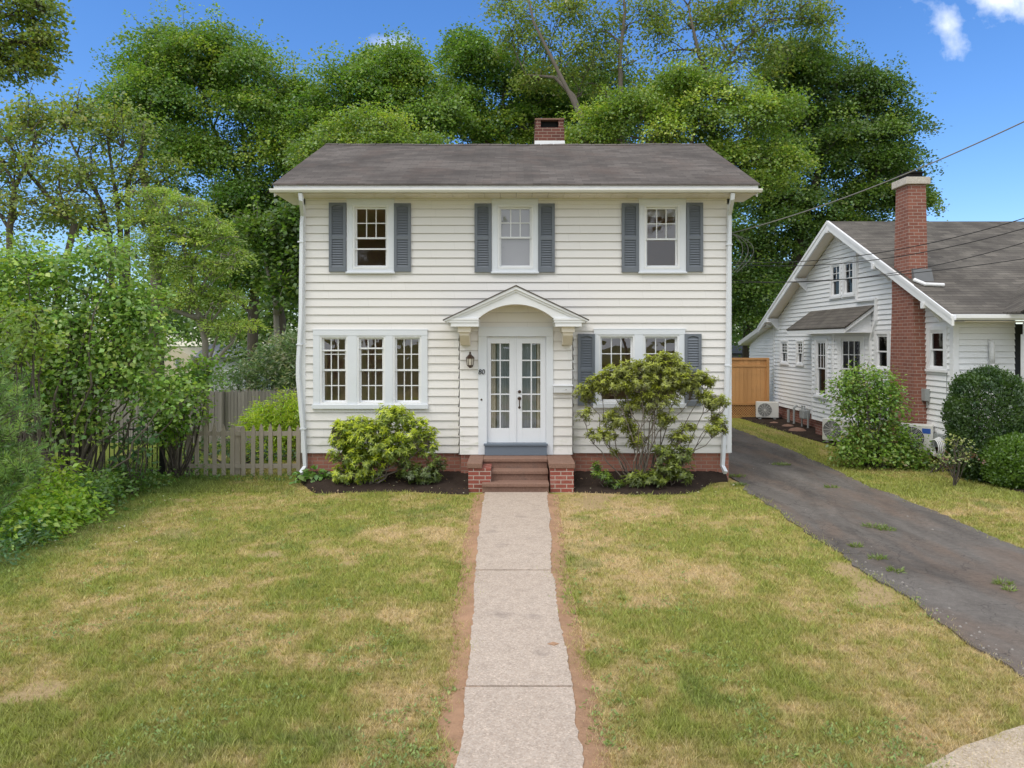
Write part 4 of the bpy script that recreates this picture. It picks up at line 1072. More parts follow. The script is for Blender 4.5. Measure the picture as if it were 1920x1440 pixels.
# low cross gable over the porch
pk = (12.5, 4.62)
for s_ in (-1, 1):
    r_.hexa([(pk[0], 13.7, pk[1] - .04), (pk[0] + s_ * 2.75, 13.7, 3.20), (pk[0] + s_ * 2.75, 14.4, 3.20), (pk[0], 17.3, pk[1] - .04)], [(pk[0], 13.7, pk[1]), (pk[0] + s_ * 2.75, 13.7, 3.24), (pk[0] + s_ * 2.75, 14.4, 3.24), (pk[0], 17.3, pk[1])])
r_.build('roof', 'roof2', nb)
b_ = MB()
for s_ in (1, -1):
    a = 14.10 if s_ > 0 else 2 * NRY - 14.10
    b_.hexa([(NBX - .03, a, rz(a) - .21), (NBX + .02, a, rz(a) - .21), (NBX + .02, NRY, NPZ - .23), (NBX - .03, NRY, NPZ - .23)], [(NBX - .03, a, rz(a) - .005), (NBX + .02, a, rz(a) - .005), (NBX + .02, NRY, NPZ + .015), (NBX - .03, NRY, NPZ + .015)])
    b_.hexa([(NBX - .045, a, rz(a) - .07), (NBX - .03, a, rz(a) - .07), (NBX - .03, NRY, NPZ - .07), (NBX - .045, NRY, NPZ - .07)], [(NBX - .045, a, rz(a) + .005), (NBX - .03, a, rz(a) + .005), (NBX - .03, NRY, NPZ + .02), (NBX - .045, NRY, NPZ + .02)])
b_.build('bargeboard', 'white', nb)
b_ = MB()
for s_ in (1, -1):
    a = 14.2 if s_ > 0 else 2 * NRY - 14.2
    b_.hexa([(NBX + .02, a, rz(a) - .13), (NX, a, rz(a) - .13), (NX, NRY, NPZ - .14), (NBX + .02, NRY, NPZ - .14)], [(NBX + .02, a, rz(a) - .11), (NX, a, rz(a) - .11), (NX, NRY, NPZ - .12), (NBX + .02, NRY, NPZ - .12)])
b_.hexa([(NBX + .3, 14.2, 3.05), (XE, 14.2, 3.05), (XE, NYF, 3.05), (NBX + .3, NYF, 3.05)], [(NBX + .3, 14.2, 3.07), (XE, 14.2, 3.07), (XE, NYF, 3.07), (NBX + .3, NYF, 3.07)])
b_.build('soffit', 'soffit', nb)
for y in (24.45, 22.1, NRY, 17.2, 15.1):
    k_ = MB(); z = rz(y) - .32
    k_.box(NBX - .06, NX + .02, y - .05, y + .05, z, z + .13); k_.prism([(NX, z - .28), (NX - .03, z - .28), (NBX + .10, z), (NX, z)], 'y', y - .035, y + .035); k_.build('bracket', 'white', nb, bevel=.004)
g_ = MB(); g_.prism([(14.13, 3.20), (14.13, 3.08), (14.06, 3.08), (14.02, 3.12), (14.02, 3.19), (14.035, 3.19), (14.05, 3.12), (14.11, 3.12), (14.115, 3.20)], 'x', NBX + .02, 13.0); g_.build('gutter', 'white', nb)
# windows of the gable wall
def nwin(o, U, N, w, up, low, cw=.085, rail=None, gl='glass_dark', base=(NX, NYB, 0)):
    u0, u1, z0, z1 = w
    wc = window(nb, o, U, N, u0, u1, z0, z1, up=up, low=low, rail=rail, deep=.04, push=.045, upglass=gl, lowglass='glass_nb')
    c = MB().frame(o, U, N)
    c.box(u0 - cw, u0, -.01, .046, z0, z1); c.box(u1, u1 + cw, -.01, .046, z0, z1); c.box(u0 - cw, u1 + cw, -.01, .050, z1, z1 + cw); c.box(u0 - cw - .02, u1 + cw + .02, -.01, .07, z0 - .055, z0)
    c.build('window_casing', 'white', wc)
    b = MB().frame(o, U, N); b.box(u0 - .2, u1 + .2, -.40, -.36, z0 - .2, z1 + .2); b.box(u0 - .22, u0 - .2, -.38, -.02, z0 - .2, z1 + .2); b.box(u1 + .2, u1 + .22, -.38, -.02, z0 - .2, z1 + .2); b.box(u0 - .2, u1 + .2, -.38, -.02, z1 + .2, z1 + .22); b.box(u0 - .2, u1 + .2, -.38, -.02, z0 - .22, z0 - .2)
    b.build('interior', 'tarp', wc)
    return wc
for k, w in enumerate(nops):
    nwin(SO, SU, SN, w, (2, 3) if k in (2, 3) else ((2, 2) if k < 2 else None), (2, 1) if k in (2, 3) else None, .05 if k in (2, 3) else (.06 if k < 2 else .085), gl='glass_nb')
# bay with its own shed roof
P = [(NX, 18.1), (8.49, 18.98), (8.49, 20.27), (NX, 21.1)]
bw_ = MB()
for k, ((ax, ay), (bx_, by_)) in enumerate(zip(P[1:], P)):
    L = math.hypot(bx_ - ax, by_ - ay); U = ((bx_ - ax) / L, (by_ - ay) / L, 0); N = (U[1], -U[0], 0)
    if N[0] > 0: N = (-N[0], -N[1], 0)
    w = None
    if k == 0: w = (L * .5 - .30, L * .5 + .30, 1.15, 2.73)
    if k == 1: w = (L * .5 - .33, L * .5 + .33, 1.15, 2.68)
    bw_.frame((ax, ay, 0), U, N); clap(bw_, L, .45, 2.98, .125, [w] if w else [], t=.028)
    bw_.box(-.0, .06, 0, .026, .45, 2.95); bw_.box(L - .06, L, 0, .026, .45, 2.95)
    if w: nwin((ax, ay, 0), U, N, w, (3, 2), None, .07, gl='glass_nb')
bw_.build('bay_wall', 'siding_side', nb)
b_ = MB(); b_.hexa([(NX + .05, 18.2, -.2), (8.55, 19.02, -.2), (8.55, 20.2, -.2), (NX + .05, 21.0, -.2)], [(NX + .05, 18.2, .45), (8.55, 19.02, .45), (8.55, 20.2, .45), (NX + .05, 21.0, .45)]); b_.build('bay_foundation', 'brick_nb', nb)
b_ = MB(); b_.hexa([(8.31, 17.9, 2.98), (NX, 17.9, 3.56), (NX, 21.7, 3.56), (8.31, 21.7, 2.98)], [(8.29, 17.88, 3.02), (NX, 17.88, 3.60), (NX, 21.72, 3.60), (8.29, 21.72, 3.02)])
br_ = b_.build('bay_roof', 'roof3', nb)
b_ = MB(); b_.box(8.315, 8.34, 17.93, 21.68, 2.87, 2.985); b_.prism([(8.34, 2.90), (8.34, 2.99), (NX - .01, 3.555), (NX - .01, 3.44)], 'y', 17.93, 17.955)
b_.box(8.34, NX, 17.955, 21.68, 2.88, 2.90); b_.prism([(8.34, 2.90), (8.34, 2.99), (NX - .02, 3.50), (NX - .02, 2.90)], 'y', 18.06, 18.08); b_.build('eave_board', 'white', br_)
# exterior chimney, tapering upward and passing the eave
def chsec(y0, y1, x0, x1, z): return [(x0, y0, z), (x1, y0, z), (x1, y1, z), (x0, y1, z)]
k_ = MB(); CX = 8.80
zt = lambda y, x=CX: rz(y) - .20
lo0, lo1 = CX * FPX / (1717 - VX), CX * FPX / (1664 - VX)
up0, up1 = CX * FPX / (1712 - VX), CX * FPX / (1672 - VX)
k_.hexa(chsec(lo0, lo1, CX, NX + .02, -.2), chsec(up0, up1, CX, NX + .02, 3.5)); k_.hexa(chsec(up0, up1, CX, NX + .02, 3.5), [(CX, up0, zt(up0)), (NX + .02, up0, zt(up0)), (NX + .02, up1, zt(up1)), (CX, up1, zt(up1))])
t0, t1 = CX * FPX / (1704.5 - VX), CX * FPX / (1676.5 - VX)
b0 = CX * FPX / (1701 - VX); bt = CX * FPX / (1678 - VX)
k_.hexa(chsec(t0 - .02, t1 + .04, CX - .0, CX + .42, 3.55), chsec(b0, bt, CX + .02, CX + .42, 6.18))
cko = k_.build('chimney', 'brick_nb', nb, bevel=.003)
b_ = MB(); b_.box(CX - .05, CX + .49, b0 - .06, bt + .06, 6.18, 6.34); b_.build('chimney_cap', 'concrete', cko, bevel=.01)
b_ = MB(); b_.box(CX + .06, CX + .38, b0 + .06, bt - .06, 6.34, 6.45); b_.box(CX + .02, CX + .42, b0 + .02, bt - .02, 6.45, 6.48); b_.build('flue', 'black', cko)
b_ = MB(); za = rz(t0); b_.hexa(chsec(t0 - .24, t1 + .08, CX + .06, CX + .48, za - .34), chsec(t0 - .045, t1 + .06, CX + .06, CX + .47, za + .22)); b_.build('flashing', 'lead', cko)
b_ = MB(); b_.tube([(CX + .0, t0 - .2, rz(t0 - .2) + .06), (CX + .12, t0 - .42, rz(t0 - .42) + .05), (CX + .5, t0 - .46, rz(t0 - .46) + .05)], .04, 8); b_.build('roof_edge_pipe', 'white', nb)
# downpipe on the gable and beside the chimney, conduits
b_ = MB(); y0 = sy(1608) - .05
b_.tube([(NX - .05, y0, 5.0), (NX - .05, y0, 3.72), (NX - .05, sy(1646), 3.72), (NX - .05, sy(1646), 3.2), (NX - .05, sy(1636), 2.7), (NX - .05, sy(1634), .6)], .05, 4, rot=.785); b_.build('downpipe', 'white', nb)
b_ = MB(); b_.tube([(NX - .04, sy(1734), 3.0), (NX - .04, sy(1734), .9), (NX - .04, sy(1738), .6), (NX - .04, sy(1747), .3)], .022, 8); b_.tube([(NX - .03, sy(1777), 2.95), (NX - .03, sy(1778), 1.2), (NX - .03, sy(1780), .5)], .008, 6); b_.build('conduit', 'grey', nb)
b_ = MB(); b_.tube([(9.82, NYF - .07, 2.2), (9.82, NYF - .07, 2.62), (9.82, NYF + .03, 2.68)], .055, 10); b_.tube([(9.82, NYF - .07, .3), (9.82, NYF - .07, 2.2)], .055, 10); b_.build('vent_pipe', 'white', nb, smooth=True)
# electric meter and its boxes
m_ = thing('electric_meter', 'round glass electric meter with grey boxes beside the brick side chimney', 'meter', (NX - .05, sy(1727), 1.5))
b_ = MB(); ym = sy(1727); b_.lathe((NX - .02, ym, sz(737, ym)), [(.11, 0), (.11, -.05), (.095, -.13), (.06, -.17), (.0, -.18)], 16, 'x'); b_.build('meter_dome', 'grey', m_, smooth=True)
b_ = MB(); yb = sy(1741); z = sz(740, yb); b_.box(NX - .13, NX - .02, yb - .10, yb + .12, z - .13, z + .13); b_.tube([(NX - .07, yb - .05, z - .13), (NX - .06, yb - .06, z - .28), (NX - .05, yb + .05, z - .30), (NX - .06, yb + .08, z - .13)], .015, 6); b_.build('junction_box', 'grey', m_, bevel=.008)
for px in (1767, 1779): b_ = MB(); yb = sy(px); b_.box(NX - .14, NX - .02, yb - .07, yb + .07, .42, .70); b_.build('junction_box', 'grey', m_, bevel=.008)
# porch at the right edge
b_ = MB(); b_.box(10.15, 15.5, 14.02, 14.2, 2.80, 3.06); b_.box(10.12, 10.32, 14.0, 14.22, .3, 2.80); b_.box(10.2, 15.5, 14.08, 14.13, 1.12, 1.18); b_.box(10.2, 15.5, 14.08, 14.13, .62, .67); b_.box(10.1, 15.5, 13.9, 14.05, .35, .5)
for k in range(26): x = 10.42 + k * .14; b_.box(x, x + .035, 14.09, 14.12, .67, 1.12)
b_.build('porch_rail', 'white', nb)
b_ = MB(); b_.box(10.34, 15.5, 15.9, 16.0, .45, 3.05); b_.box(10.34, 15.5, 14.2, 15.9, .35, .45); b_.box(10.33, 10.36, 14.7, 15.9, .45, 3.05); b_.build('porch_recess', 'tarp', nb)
# lean-to at the back
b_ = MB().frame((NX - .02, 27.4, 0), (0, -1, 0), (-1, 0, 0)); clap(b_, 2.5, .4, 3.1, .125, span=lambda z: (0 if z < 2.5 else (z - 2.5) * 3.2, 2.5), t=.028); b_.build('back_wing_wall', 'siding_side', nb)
b_ = MB(); b_.hexa([(8.80, 24.9, 3.20), (13, 24.9, 3.20), (13, 27.9, 2.50), (8.80, 27.9, 2.50)], [(8.78, 24.9, 3.34), (13, 24.9, 3.34), (13, 28.0, 2.62), (8.78, 28.0, 2.62)]); b_.build('back_wing_roof', 'white', nb)

# condensers
def ac(name, label, x, y, z, w=.80, d=.32, h=.56, rot=0, legs=.0, sticker=False):
    t = thing(name, label, 'air conditioner', (x, y, z - legs), 'outdoor air conditioner units along the bungalow')
    c, s_ = math.cos(rot), math.sin(rot)
    def mk(): return MB().frame((x, y, z), (c, s_, 0), (s_, -c, 0))        # n points to the front
    b = mk(); b.box(-w / 2, w / 2, -d, 0, .03, h); b.build('cabinet', 'ac', t, bevel=.02)
    b = mk(); cx_ = -w * .12; r0 = h * .40
    for r_ in np.linspace(.03, r0, 8):
        b.tube([(cx_ + r_ * math.cos(a), .012, h * .52 + r_ * math.sin(a)) for a in np.linspace(0, 6.283, 25)], .004, 4, cap=False)
    for a in np.linspace(0, 6.283, 13)[:-1]: b.tube([(cx_, .012, h * .52), (cx_ + r0 * math.cos(a), .012, h * .52 + r0 * math.sin(a))], .004, 4)
    b.build('fan_grille', 'ac', t)
    b = mk(); n = 24; b.poly([(cx_ + r0 * math.cos(2 * math.pi * k / n), .003, h * .52 + r0 * math.sin(2 * math.pi * k / n)) for k in range(n)]); b.build('fan_opening', 'tarp', t)
    for u in (-w * .33, w * .33): b = mk(); b.box(u - .04, u + .04, -d * .9, -.02, -legs, .03); b.build('foot', 'grey', t)
    if sticker: b = mk(); b.box(w * .18, w * .42, .001, .004, h * .70, h * .88); b.build('sticker', 'blue_sticker', t)
    b = mk(); b.tube([(w / 2 + .01, -d * .6, .18), (w / 2 + .08, -d * .6, .12), (w / 2 + .12, -d * .9, -.05), (w / 2 + .1, -d * 1.4, -legs + .06)], .016, 6); b.tube([(w / 2 + .01, -d * .4, .12), (w / 2 + .06, -d * .4, .04), (w / 2 + .1, -d * .9, -legs + .03)], .012, 6); b.build('hose', 'tarp', t)
ac('air_conditioner', 'white outdoor air conditioner unit at the end of the orange fence', 8.50, 23.9, .06, .72, .3, .56, -.25, .06)
ac('air_conditioner', 'white outdoor air conditioner unit under the bay window half hidden by the vine covered bush', 8.28, 18.35, .05, .72, .3, .6, -.9, .05)
ac('air_conditioner', 'white outdoor air conditioner unit with a blue sticker below the electric meter', 8.66, 15.35, .26, .66, .30, .60, -.55, .26, True)
hc = thing('hose_coil', 'coil of pale conduit hung by the corner of the bungalow', 'hose', (8.95, 14.9, .3))
b_ = MB()
for k in range(5): b_.tube([(8.95 - .03 * k, 14.95 + (.20 - .012 * k) * math.cos(a), .42 + (.22 - .012 * k) * math.sin(a)) for a in np.linspace(0, 6.283, 22)], .013, 6, cap=False)
b_.build('coil', 'white', hc, smooth=True)
gm = thing('gas_meter', 'grey gas meter and upright pipes against the back of the bungalow', 'meter', (8.9, 21.6, 0))
b_ = MB(); b_.box(8.72, 8.95, 21.5, 21.8, .30, .58); b_.build('meter_body', 'grey', gm, bevel=.03)
b_ = MB(); b_.tube([(8.83, 21.85, 0), (8.83, 21.85, .68), (8.83, 21.66, .68), (8.83, 21.66, .58)], .025, 8); b_.build('pipe', 'grey', gm); b_ = MB(); b_.tube([(8.85, 21.45, 0), (8.85, 21.45, .5)], .03, 8); b_.build('pipe', 'grey', gm); b_ = MB(); b_.tube([(8.88, 22.6, 0), (8.88, 22.6, .55), (8.98, 22.6, .62)], .035, 8); b_.build('pipe', 'grey', gm); b_ = MB(); b_.tube([(8.86, 23.0, 0), (8.86, 23.0, .45)], .045, 8); b_.build('pipe', 'grey', gm)
for x, y, s_, l in ((8.45, 22.0, .22, 'flat grey brown rock by the gas meter'), (8.30, 20.9, .28, 'rounded dark rock on the bare dirt nearest the bay'), (8.35, 22.9, .18, 'small pale rock near the far condenser')):
    b_ = MB(); rr = np.random.default_rng(int(x * 100)); n = 10; rings = []
    for j in range(6):
        t = j / 5; rings.append([b_.p(x + s_ * (math.cos(a) * (1 - t * t) ** .5 + .06 * rr.random()), y + s_ * .8 * (math.sin(a) * (1 - t * t) ** .5 + .06 * rr.random()), s_ * .55 * t - .02) for a in np.linspace(0, 6.283, n + 1)[:-1]])
    for r0, r1 in zip(rings, rings[1:]):
        for j in range(n): b_.face((r0[j], r0[(j + 1) % n], r1[(j + 1) % n], r1[j]))
    b_.face(rings[-1]); tag(b_.build('rock', 'stone', None), l, 'rock', 'rocks along the dirt margin')

# ------------------------------------------------------------------ fences
pf = thing('picket_fence', 'weathered grey picket fence with pointed tops beside the house corner', 'fence', (-5.3, 14.0, 0))
PXS = [318, 335, 351, 367.5, 384.5, 401, 418, 434, 455, 472.5, 489, 506, 523, 540.5, 558]
rr = random.Random(5)
for k, px in enumerate(PXS):
    x = (px + 2 - VX) / FPX * 14.0; h = 1.0 + rr.uniform(-.02, .03); w = .040; tl = rr.uniform(-.012, .012); z0 = -.05
    b_ = MB(); b_.hexa([(x - w, 13.98, z0), (x + w, 13.98, z0), (x + w, 14.0, z0), (x - w, 14.0, z0)], [(x - w + tl, 13.98, h - .10), (x + w + tl, 13.98, h - .10), (x + w + tl, 14.0, h - .10), (x - w + tl, 14.0, h - .10)])
    b_.hexa([(x - w + tl, 13.98, h - .10), (x + w + tl, 13.98, h - .10), (x + w + tl, 14.0, h - .10), (x - w + tl, 14.0, h - .10)], [(x - w * .75 + tl, 13.98, h - .045), (x + w * .75 + tl, 13.98, h - .045), (x + w * .75 + tl, 14.0, h - .045), (x - w * .75 + tl, 14.0, h - .045)])
    b_.hexa([(x - w * .75 + tl, 13.98, h - .045), (x + w * .75 + tl, 13.98, h - .045), (x + w * .75 + tl, 14.0, h - .045), (x - w * .75 + tl, 14.0, h - .045)], [(x - .004 + tl, 13.98, h + .02), (x + .004 + tl, 13.98, h + .02), (x + .004 + tl, 14.0, h + .02), (x - .004 + tl, 14.0, h + .02)])
    b_.build('picket', 'picket', pf)
for z in (.16, .80):
    b_ = MB(); b_.box(-6.85, -4.14, 14.003, 14.04, z, z + .085); b_.build('rail', 'picket', pf)
for px, w, h in ((325, .06, .86), (445, .062, .97), (564, .05, .95)):
    x = (px - VX) / FPX * 14.05; b_ = MB(); b_.box(x - w, x + w, 14.045, 14.045 + 2 * w, -.1, h); b_.build('post', 'picket', pf, bevel=.006)
ifn = thing('iron_fence', 'black iron fence panel in the shade under the lilac bush', 'fence', (-8, 13.9, 0))
b_ = MB(); 
for k in range(34):
    x = -6.92 - k * .105; y = 13.95 + k * .02; b_.tube([(x, y, 0), (x, y, 1.05)], .011, 5)
b_.build('balusters', 'iron', ifn)
b_ = MB()
for z in (.12, .92): b_.tube([(-6.9, 13.95, z), (-10.4, 14.6, z)], .018, 4)
b_.build('rail', 'iron', ifn)
b_ = MB(); b_.box(-6.95, -6.87, 13.9, 13.98, 0, 1.05); b_.build('post', 'iron', ifn)
sf = thing('stockade_fence', 'tall grey weathered stockade fence behind the picket fence', 'fence', (-6, 20, -.6))
b_ = MB(); x = -13.0; rr = random.Random(9)
while x < -4.3:
    w = .085 + rr.uniform(-.01, .012); z = gz(np.array([x]), np.array([20.0]))[0]; h = 1.27 + .02 * (x + 6) * -.0 + (x + 8.6) * .045 * .35 + rr.uniform(-.015, .015); y = 20 + rr.uniform(-.006, .006)
    b_.hexa([(x, y, z - .1), (x + w, y, z - .1), (x + w, y + .03, z - .1), (x, y + .03, z - .1)], [(x, y, h - .05), (x + w, y, h - .05), (x + w, y + .03, h - .05), (x, y + .03, h - .05)])
    b_.hexa([(x, y, h - .05), (x + w, y, h - .05), (x + w, y + .03, h - .05), (x, y + .03, h - .05)], [(x + w * .38, y, h + .02), (x + w * .62, y, h + .02), (x + w * .62, y + .03, h + .02), (x + w * .38, y + .03, h + .02)])
    x += w + .008
b_.build('boards', 'stockade', sf)
for x in (-12.2, -9.9, -8.2, -6.35, -4.6): b_ = MB(); b_.lathe((x, 19.93, -1.2), [(.055, 0), (.055, 2.48), (.03, 2.52), (.0, 2.53)], 10); b_.build('post', 'stockade', sf)
of = thing('privacy_fence', 'new orange cedar board fence over lattice closing the end of the driveway', 'fence', (6.6, 24.6, 0))
b_ = MB(); x = 4.3; rr = random.Random(4)
while x < 8.78:
    w = min(.145, 8.8 - x); d = rr.uniform(0, .004); b_.box(x, x + w - .004, 24.6 + d, 24.625 + d, .52, 1.78); b_.box(x, x + w - .004, 24.602 + d, 24.626 + d, 1.86, 2.02); x += w
b_.build('boards', 'cedar', of)
b_ = MB(); b_.box(4.3, 8.8, 24.57, 24.66, 2.02, 2.09); b_.box(4.3, 8.8, 24.58, 24.65, 1.78, 1.86); b_.box(4.3, 8.8, 24.58, 24.65, .46, .52); b_.build('rail', 'cedar', of)
b_ = MB()
for x in (4.3, 6.5, 8.70): b_.box(x, x + .09, 24.54, 24.63, 0, 2.02)
b_.build('post', 'cedar', of)
b_ = MB()
for k in range(60):
    for s_ in (-1, 1):
        x = 4.0 + k * .085; x2 = x + s_ * .46
        a, c = (x, 0.0), (x2, .46)
        if 4.3 <= min(x, x2) and max(x, x2) <= 8.75: b_.hexa([(a[0] - .022, 24.62 + s_ * .006, 0), (a[0] + .022, 24.62 + s_ * .006, 0), (a[0] + .022, 24.628 + s_ * .006, 0), (a[0] - .022, 24.628 + s_ * .006, 0)], [(c[0] - .022, 24.62 + s_ * .006, .46), (c[0] + .022, 24.62 + s_ * .006, .46), (c[0] + .022, 24.628 + s_ * .006, .46), (c[0] - .022, 24.628 + s_ * .006, .46)])
b_.build('lattice', 'cedar', of)
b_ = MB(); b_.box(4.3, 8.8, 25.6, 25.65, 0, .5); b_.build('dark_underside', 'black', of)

# far buildings
fh = thing('far_house', 'pale yellow and grey house far behind the stockade fence', 'house', (-20, 46, -4))
b_ = MB(); X = lambda px: (px - VX) / FPX * 46; Z = lambda py: CH + (VY - py) / FPX * 46
b_.hexa([(X(300), 46, -4.5), (X(358), 46, -4.5), (X(358), 52, -4.5), (X(300), 52, -4.5)], [(X(300), 46, Z(672)), (X(358), 46, Z(668)), (X(358), 52, Z(668)), (X(300), 52, Z(672))]); b_.prism([(X(296), Z(672)), (X(329), Z(652)), (X(358), Z(668))], 'y', 46, 52); b_.build('gable_wall', 'beige', fh)
b_ = MB(); b_.box(X(358), X(448), 47, 52, -4.5, Z(672)); b_.build('wall', 'grey_wall', fh)
b_ = MB(); b_.hexa([(X(352), 46.5, Z(671)), (X(452), 46.5, Z(671)), (X(445), 50, Z(647)), (X(345), 50, Z(647))], [(X(352), 46.5, Z(669.5)), (X(452), 46.5, Z(669.5)), (X(445), 50, Z(645.5)), (X(345), 50, Z(645.5))]); b_.build('roof', 'slate_roof', fh)
b_ = MB(); b_.box(X(330), X(337), 45.9, 46.0, Z(688), Z(672)); b_.build('window', 'white', fh); b_ = MB(); b_.box(X(331.2), X(335.8), 45.85, 45.9, Z(687), Z(673)); b_.build('pane', 'slate_roof', fh)
b_ = MB(); b_.box(X(405), X(440), 46.9, 47.0, Z(700), Z(692)); b_.build('window_band', 'white', fh)
sh_ = thing('shed', 'dark grey shed roof showing above the orange fence', 'shed', (11, 34, 0))
b_ = MB(); X = lambda px: (px - VX) / FPX * 34; Z = lambda py: CH + (VY - py) / FPX * 34
b_.box(X(1366), X(1440), 34, 37, 0, Z(662)); b_.build('wall', 'slate_roof', sh_)
b_ = MB(); b_.hexa([(X(1362), 33.8, Z(664)), (X(1444), 33.8, Z(664)), (X(1430), 36, Z(646)), (X(1368), 36, Z(646))], [(X(1362), 33.8, Z(662)), (X(1444), 33.8, Z(662)), (X(1430), 36, Z(644)), (X(1368), 36, Z(644))]); b_.build('roof', 'tarp', sh_)

# overhead cables
def cable(label, A, B, sagd, r, m='cable', n=40):
    A, B = np.array(A), np.array(B); b = MB()
    pts = [A + (B - A) * t - np.array((0, 0, sagd * 4 * t * (1 - t))) for t in np.linspace(0, 1, n)]
    b.tube(pts, r, 6); tag(b.build('utility_cable', m, None, smooth=True), label, 'cable', 'overhead cables between house and street')
HP = lambda py: W(1371.5, py, 13.75)
cable('thick twisted overhead cable crossing in front of the brick side chimney top', HP(437), W(2080, 150, 8.8), .18, .0095, 'cable_grey')
cable('uppermost of the thin black cables sagging in front of the bungalow gable', HP(491), W(2060, 362, 10.5), .32, .0075)
cable('second thin black cable from the top in front of the bungalow gable', HP(495), W(2060, 384, 10.5), .33, .0075)
cable('thin black cable just under the gable windows pair', HP(525), W(2060, 408, 10.5), .35, .0065)
cable('lowest thin black cable crossing the bungalow roof edge', HP(530), W(2060, 462, 10.2), .14, .0065)
dl = MB()
A = HP(438); 
for k in range(3): dl.tube([A + np.array((.0 + .05 * t * k, .0, -.75 * t ** 1.3 + .0)) + np.array(((.22 + .08 * k) * math.sin(t * 3.14), 0, 0)) for t in np.linspace(0, 1, 12)], .006, 5)
tag(dl.build('drip_loop', 'cable_grey', None), 'loose grey wire loops hanging at the house corner below the thick cable', 'cable')
# ------------------------------------------------------------------ vegetation
LEAF = 1.42
def leaf_quads(P, D, N, L, Wd, fold=.18, curl=.0):
    """kite leaves: base, side, tip, side. all arrays of n"""
    S = nrm(np.cross(D, N)); N = nrm(np.cross(S, D))
    L = L[:, None]; Wd = Wd[:, None]
    V = np.empty((len(P), 4, 3), np.float32)
    V[:, 0] = P
    V[:, 1] = P + D * L * .42 + S * Wd * .5 + N * Wd * fold
    V[:, 2] = P + D * L - N * L * curl
    V[:, 3] = P + D * L * .42 - S * Wd * .5 + N * Wd * fold
    return V.reshape(-1, 3)
def quadF(n): return np.arange(n * 4, dtype=np.int32).reshape(-1, 4)
def rand_dir(r, n): return nrm(r.normal(size=(n, 3)))

def lobe_points(r, lobes, per_area, lo=.62, hi=1.06, inner=.18, down=.55):
    """lobes (cx,cy,cz,rx,ry,rz): lumpy shells of spray centres"""
    C = []; O = []
    for cx, cy, cz, rx, ry, rz in lobes:
        m = max(4, int(per_area * (rx * rz + rx * ry + ry * rz) * 1.0))
        d = rand_dir(r, m * 2); keep = (d[:, 2] > -.35) | (r.random(m * 2) < down); d = d[keep][:m]; m = len(d)
        f = lo + (hi - lo) * r.random(m) ** .6
        f = np.where(r.random(m) < inner, r.random(m) * lo, f)
        lump = 1 + .20 * np.sin(d[:, 0] * 5.1 + cx) * np.sin(d[:, 2] * 6.3 + cz) + .08 * r.normal(size=m)
        C.append(np.array((cx, cy, cz)) + d * (f * lump)[:, None] * np.array((rx, ry, rz))); O.append(d)
    return np.concatenate(C), np.concatenate(O)

def spray_cloud(r, C, O, R0, n, size, flat=.30, droop=.35, wide=.78, up=.85, jit=.75, colors=None, cj=.13):
    m = len(C); Rr = R0 * (.65 + .7 * r.random(m))
    nn = np.maximum(3, (n * (Rr / R0) ** 2 * (.7 + .6 * r.random(m))).astype(int)); idx = np.repeat(np.arange(m), nn); k = len(idx)
    th = r.random(k) * 6.283; rho = np.sqrt(r.random(k)) * (1 + .15 * r.normal(size=k))
    loc = np.stack([np.cos(th) * rho, np.sin(th) * rho, r.normal(size=k) * flat - droop * rho * rho], 1)
    o = O[idx]; oxy = o * np.array((1, 1, 0))
    loc[:, 2] -= .45 * (loc[:, :2] * oxy[:, :2]).sum(1) * (1 - np.abs(o[:, 2])) * 1.2
    P = C[idx] + loc * Rr[idx][:, None]
    D = nrm(np.stack([np.cos(th), np.sin(th), np.full(k, -.25)], 1) + o * .5 + r.normal(size=(k, 3)) * .55)
    N = nrm(np.array((0, -.15, up)) + o * .7 + r.normal(size=(k, 3)) * jit)
    L = size * (.6 + .75 * r.random(k))
    V = leaf_quads(P, D, N, L, L * wide, .12, .10)
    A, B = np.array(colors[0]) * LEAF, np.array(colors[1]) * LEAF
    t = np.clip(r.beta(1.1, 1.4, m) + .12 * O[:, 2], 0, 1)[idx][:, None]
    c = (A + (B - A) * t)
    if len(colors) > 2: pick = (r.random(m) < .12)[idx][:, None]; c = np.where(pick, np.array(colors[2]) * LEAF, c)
    c = c * (1 - cj + 2 * cj * r.random((k, 1))) * (1 + .07 * r.normal(size=(k, 3)))
    return V, np.repeat(c, 4, 0)

def bez(a, b, r, bow=.12, n=7, lift=.25):
    L = np.linalg.norm(b - a); m = (a + b) / 2 + r.normal(size=3) * L * bow + np.array((0, 0, L * lift * .3)); ts = np.linspace(0, 1, n)[:, None]
    p = (1 - ts) ** 2 * a + 2 * ts * (1 - ts) * m + ts ** 2 * b
    p[1:-1] += r.normal(size=(n - 2, 3)) * L * .012
    return p
def px_lobes(lst, Y, deep=1.0):
    out = []
    for l in lst:
        px, py, rx, ry = l[:4]; y = Y + (l[4] if len(l) > 4 else 0); s = y / FPX
        c = W(px, py, y); out.append((c[0], c[1], c[2], rx * s, (rx + ry) / 2 * s * deep, ry * s))
    return out

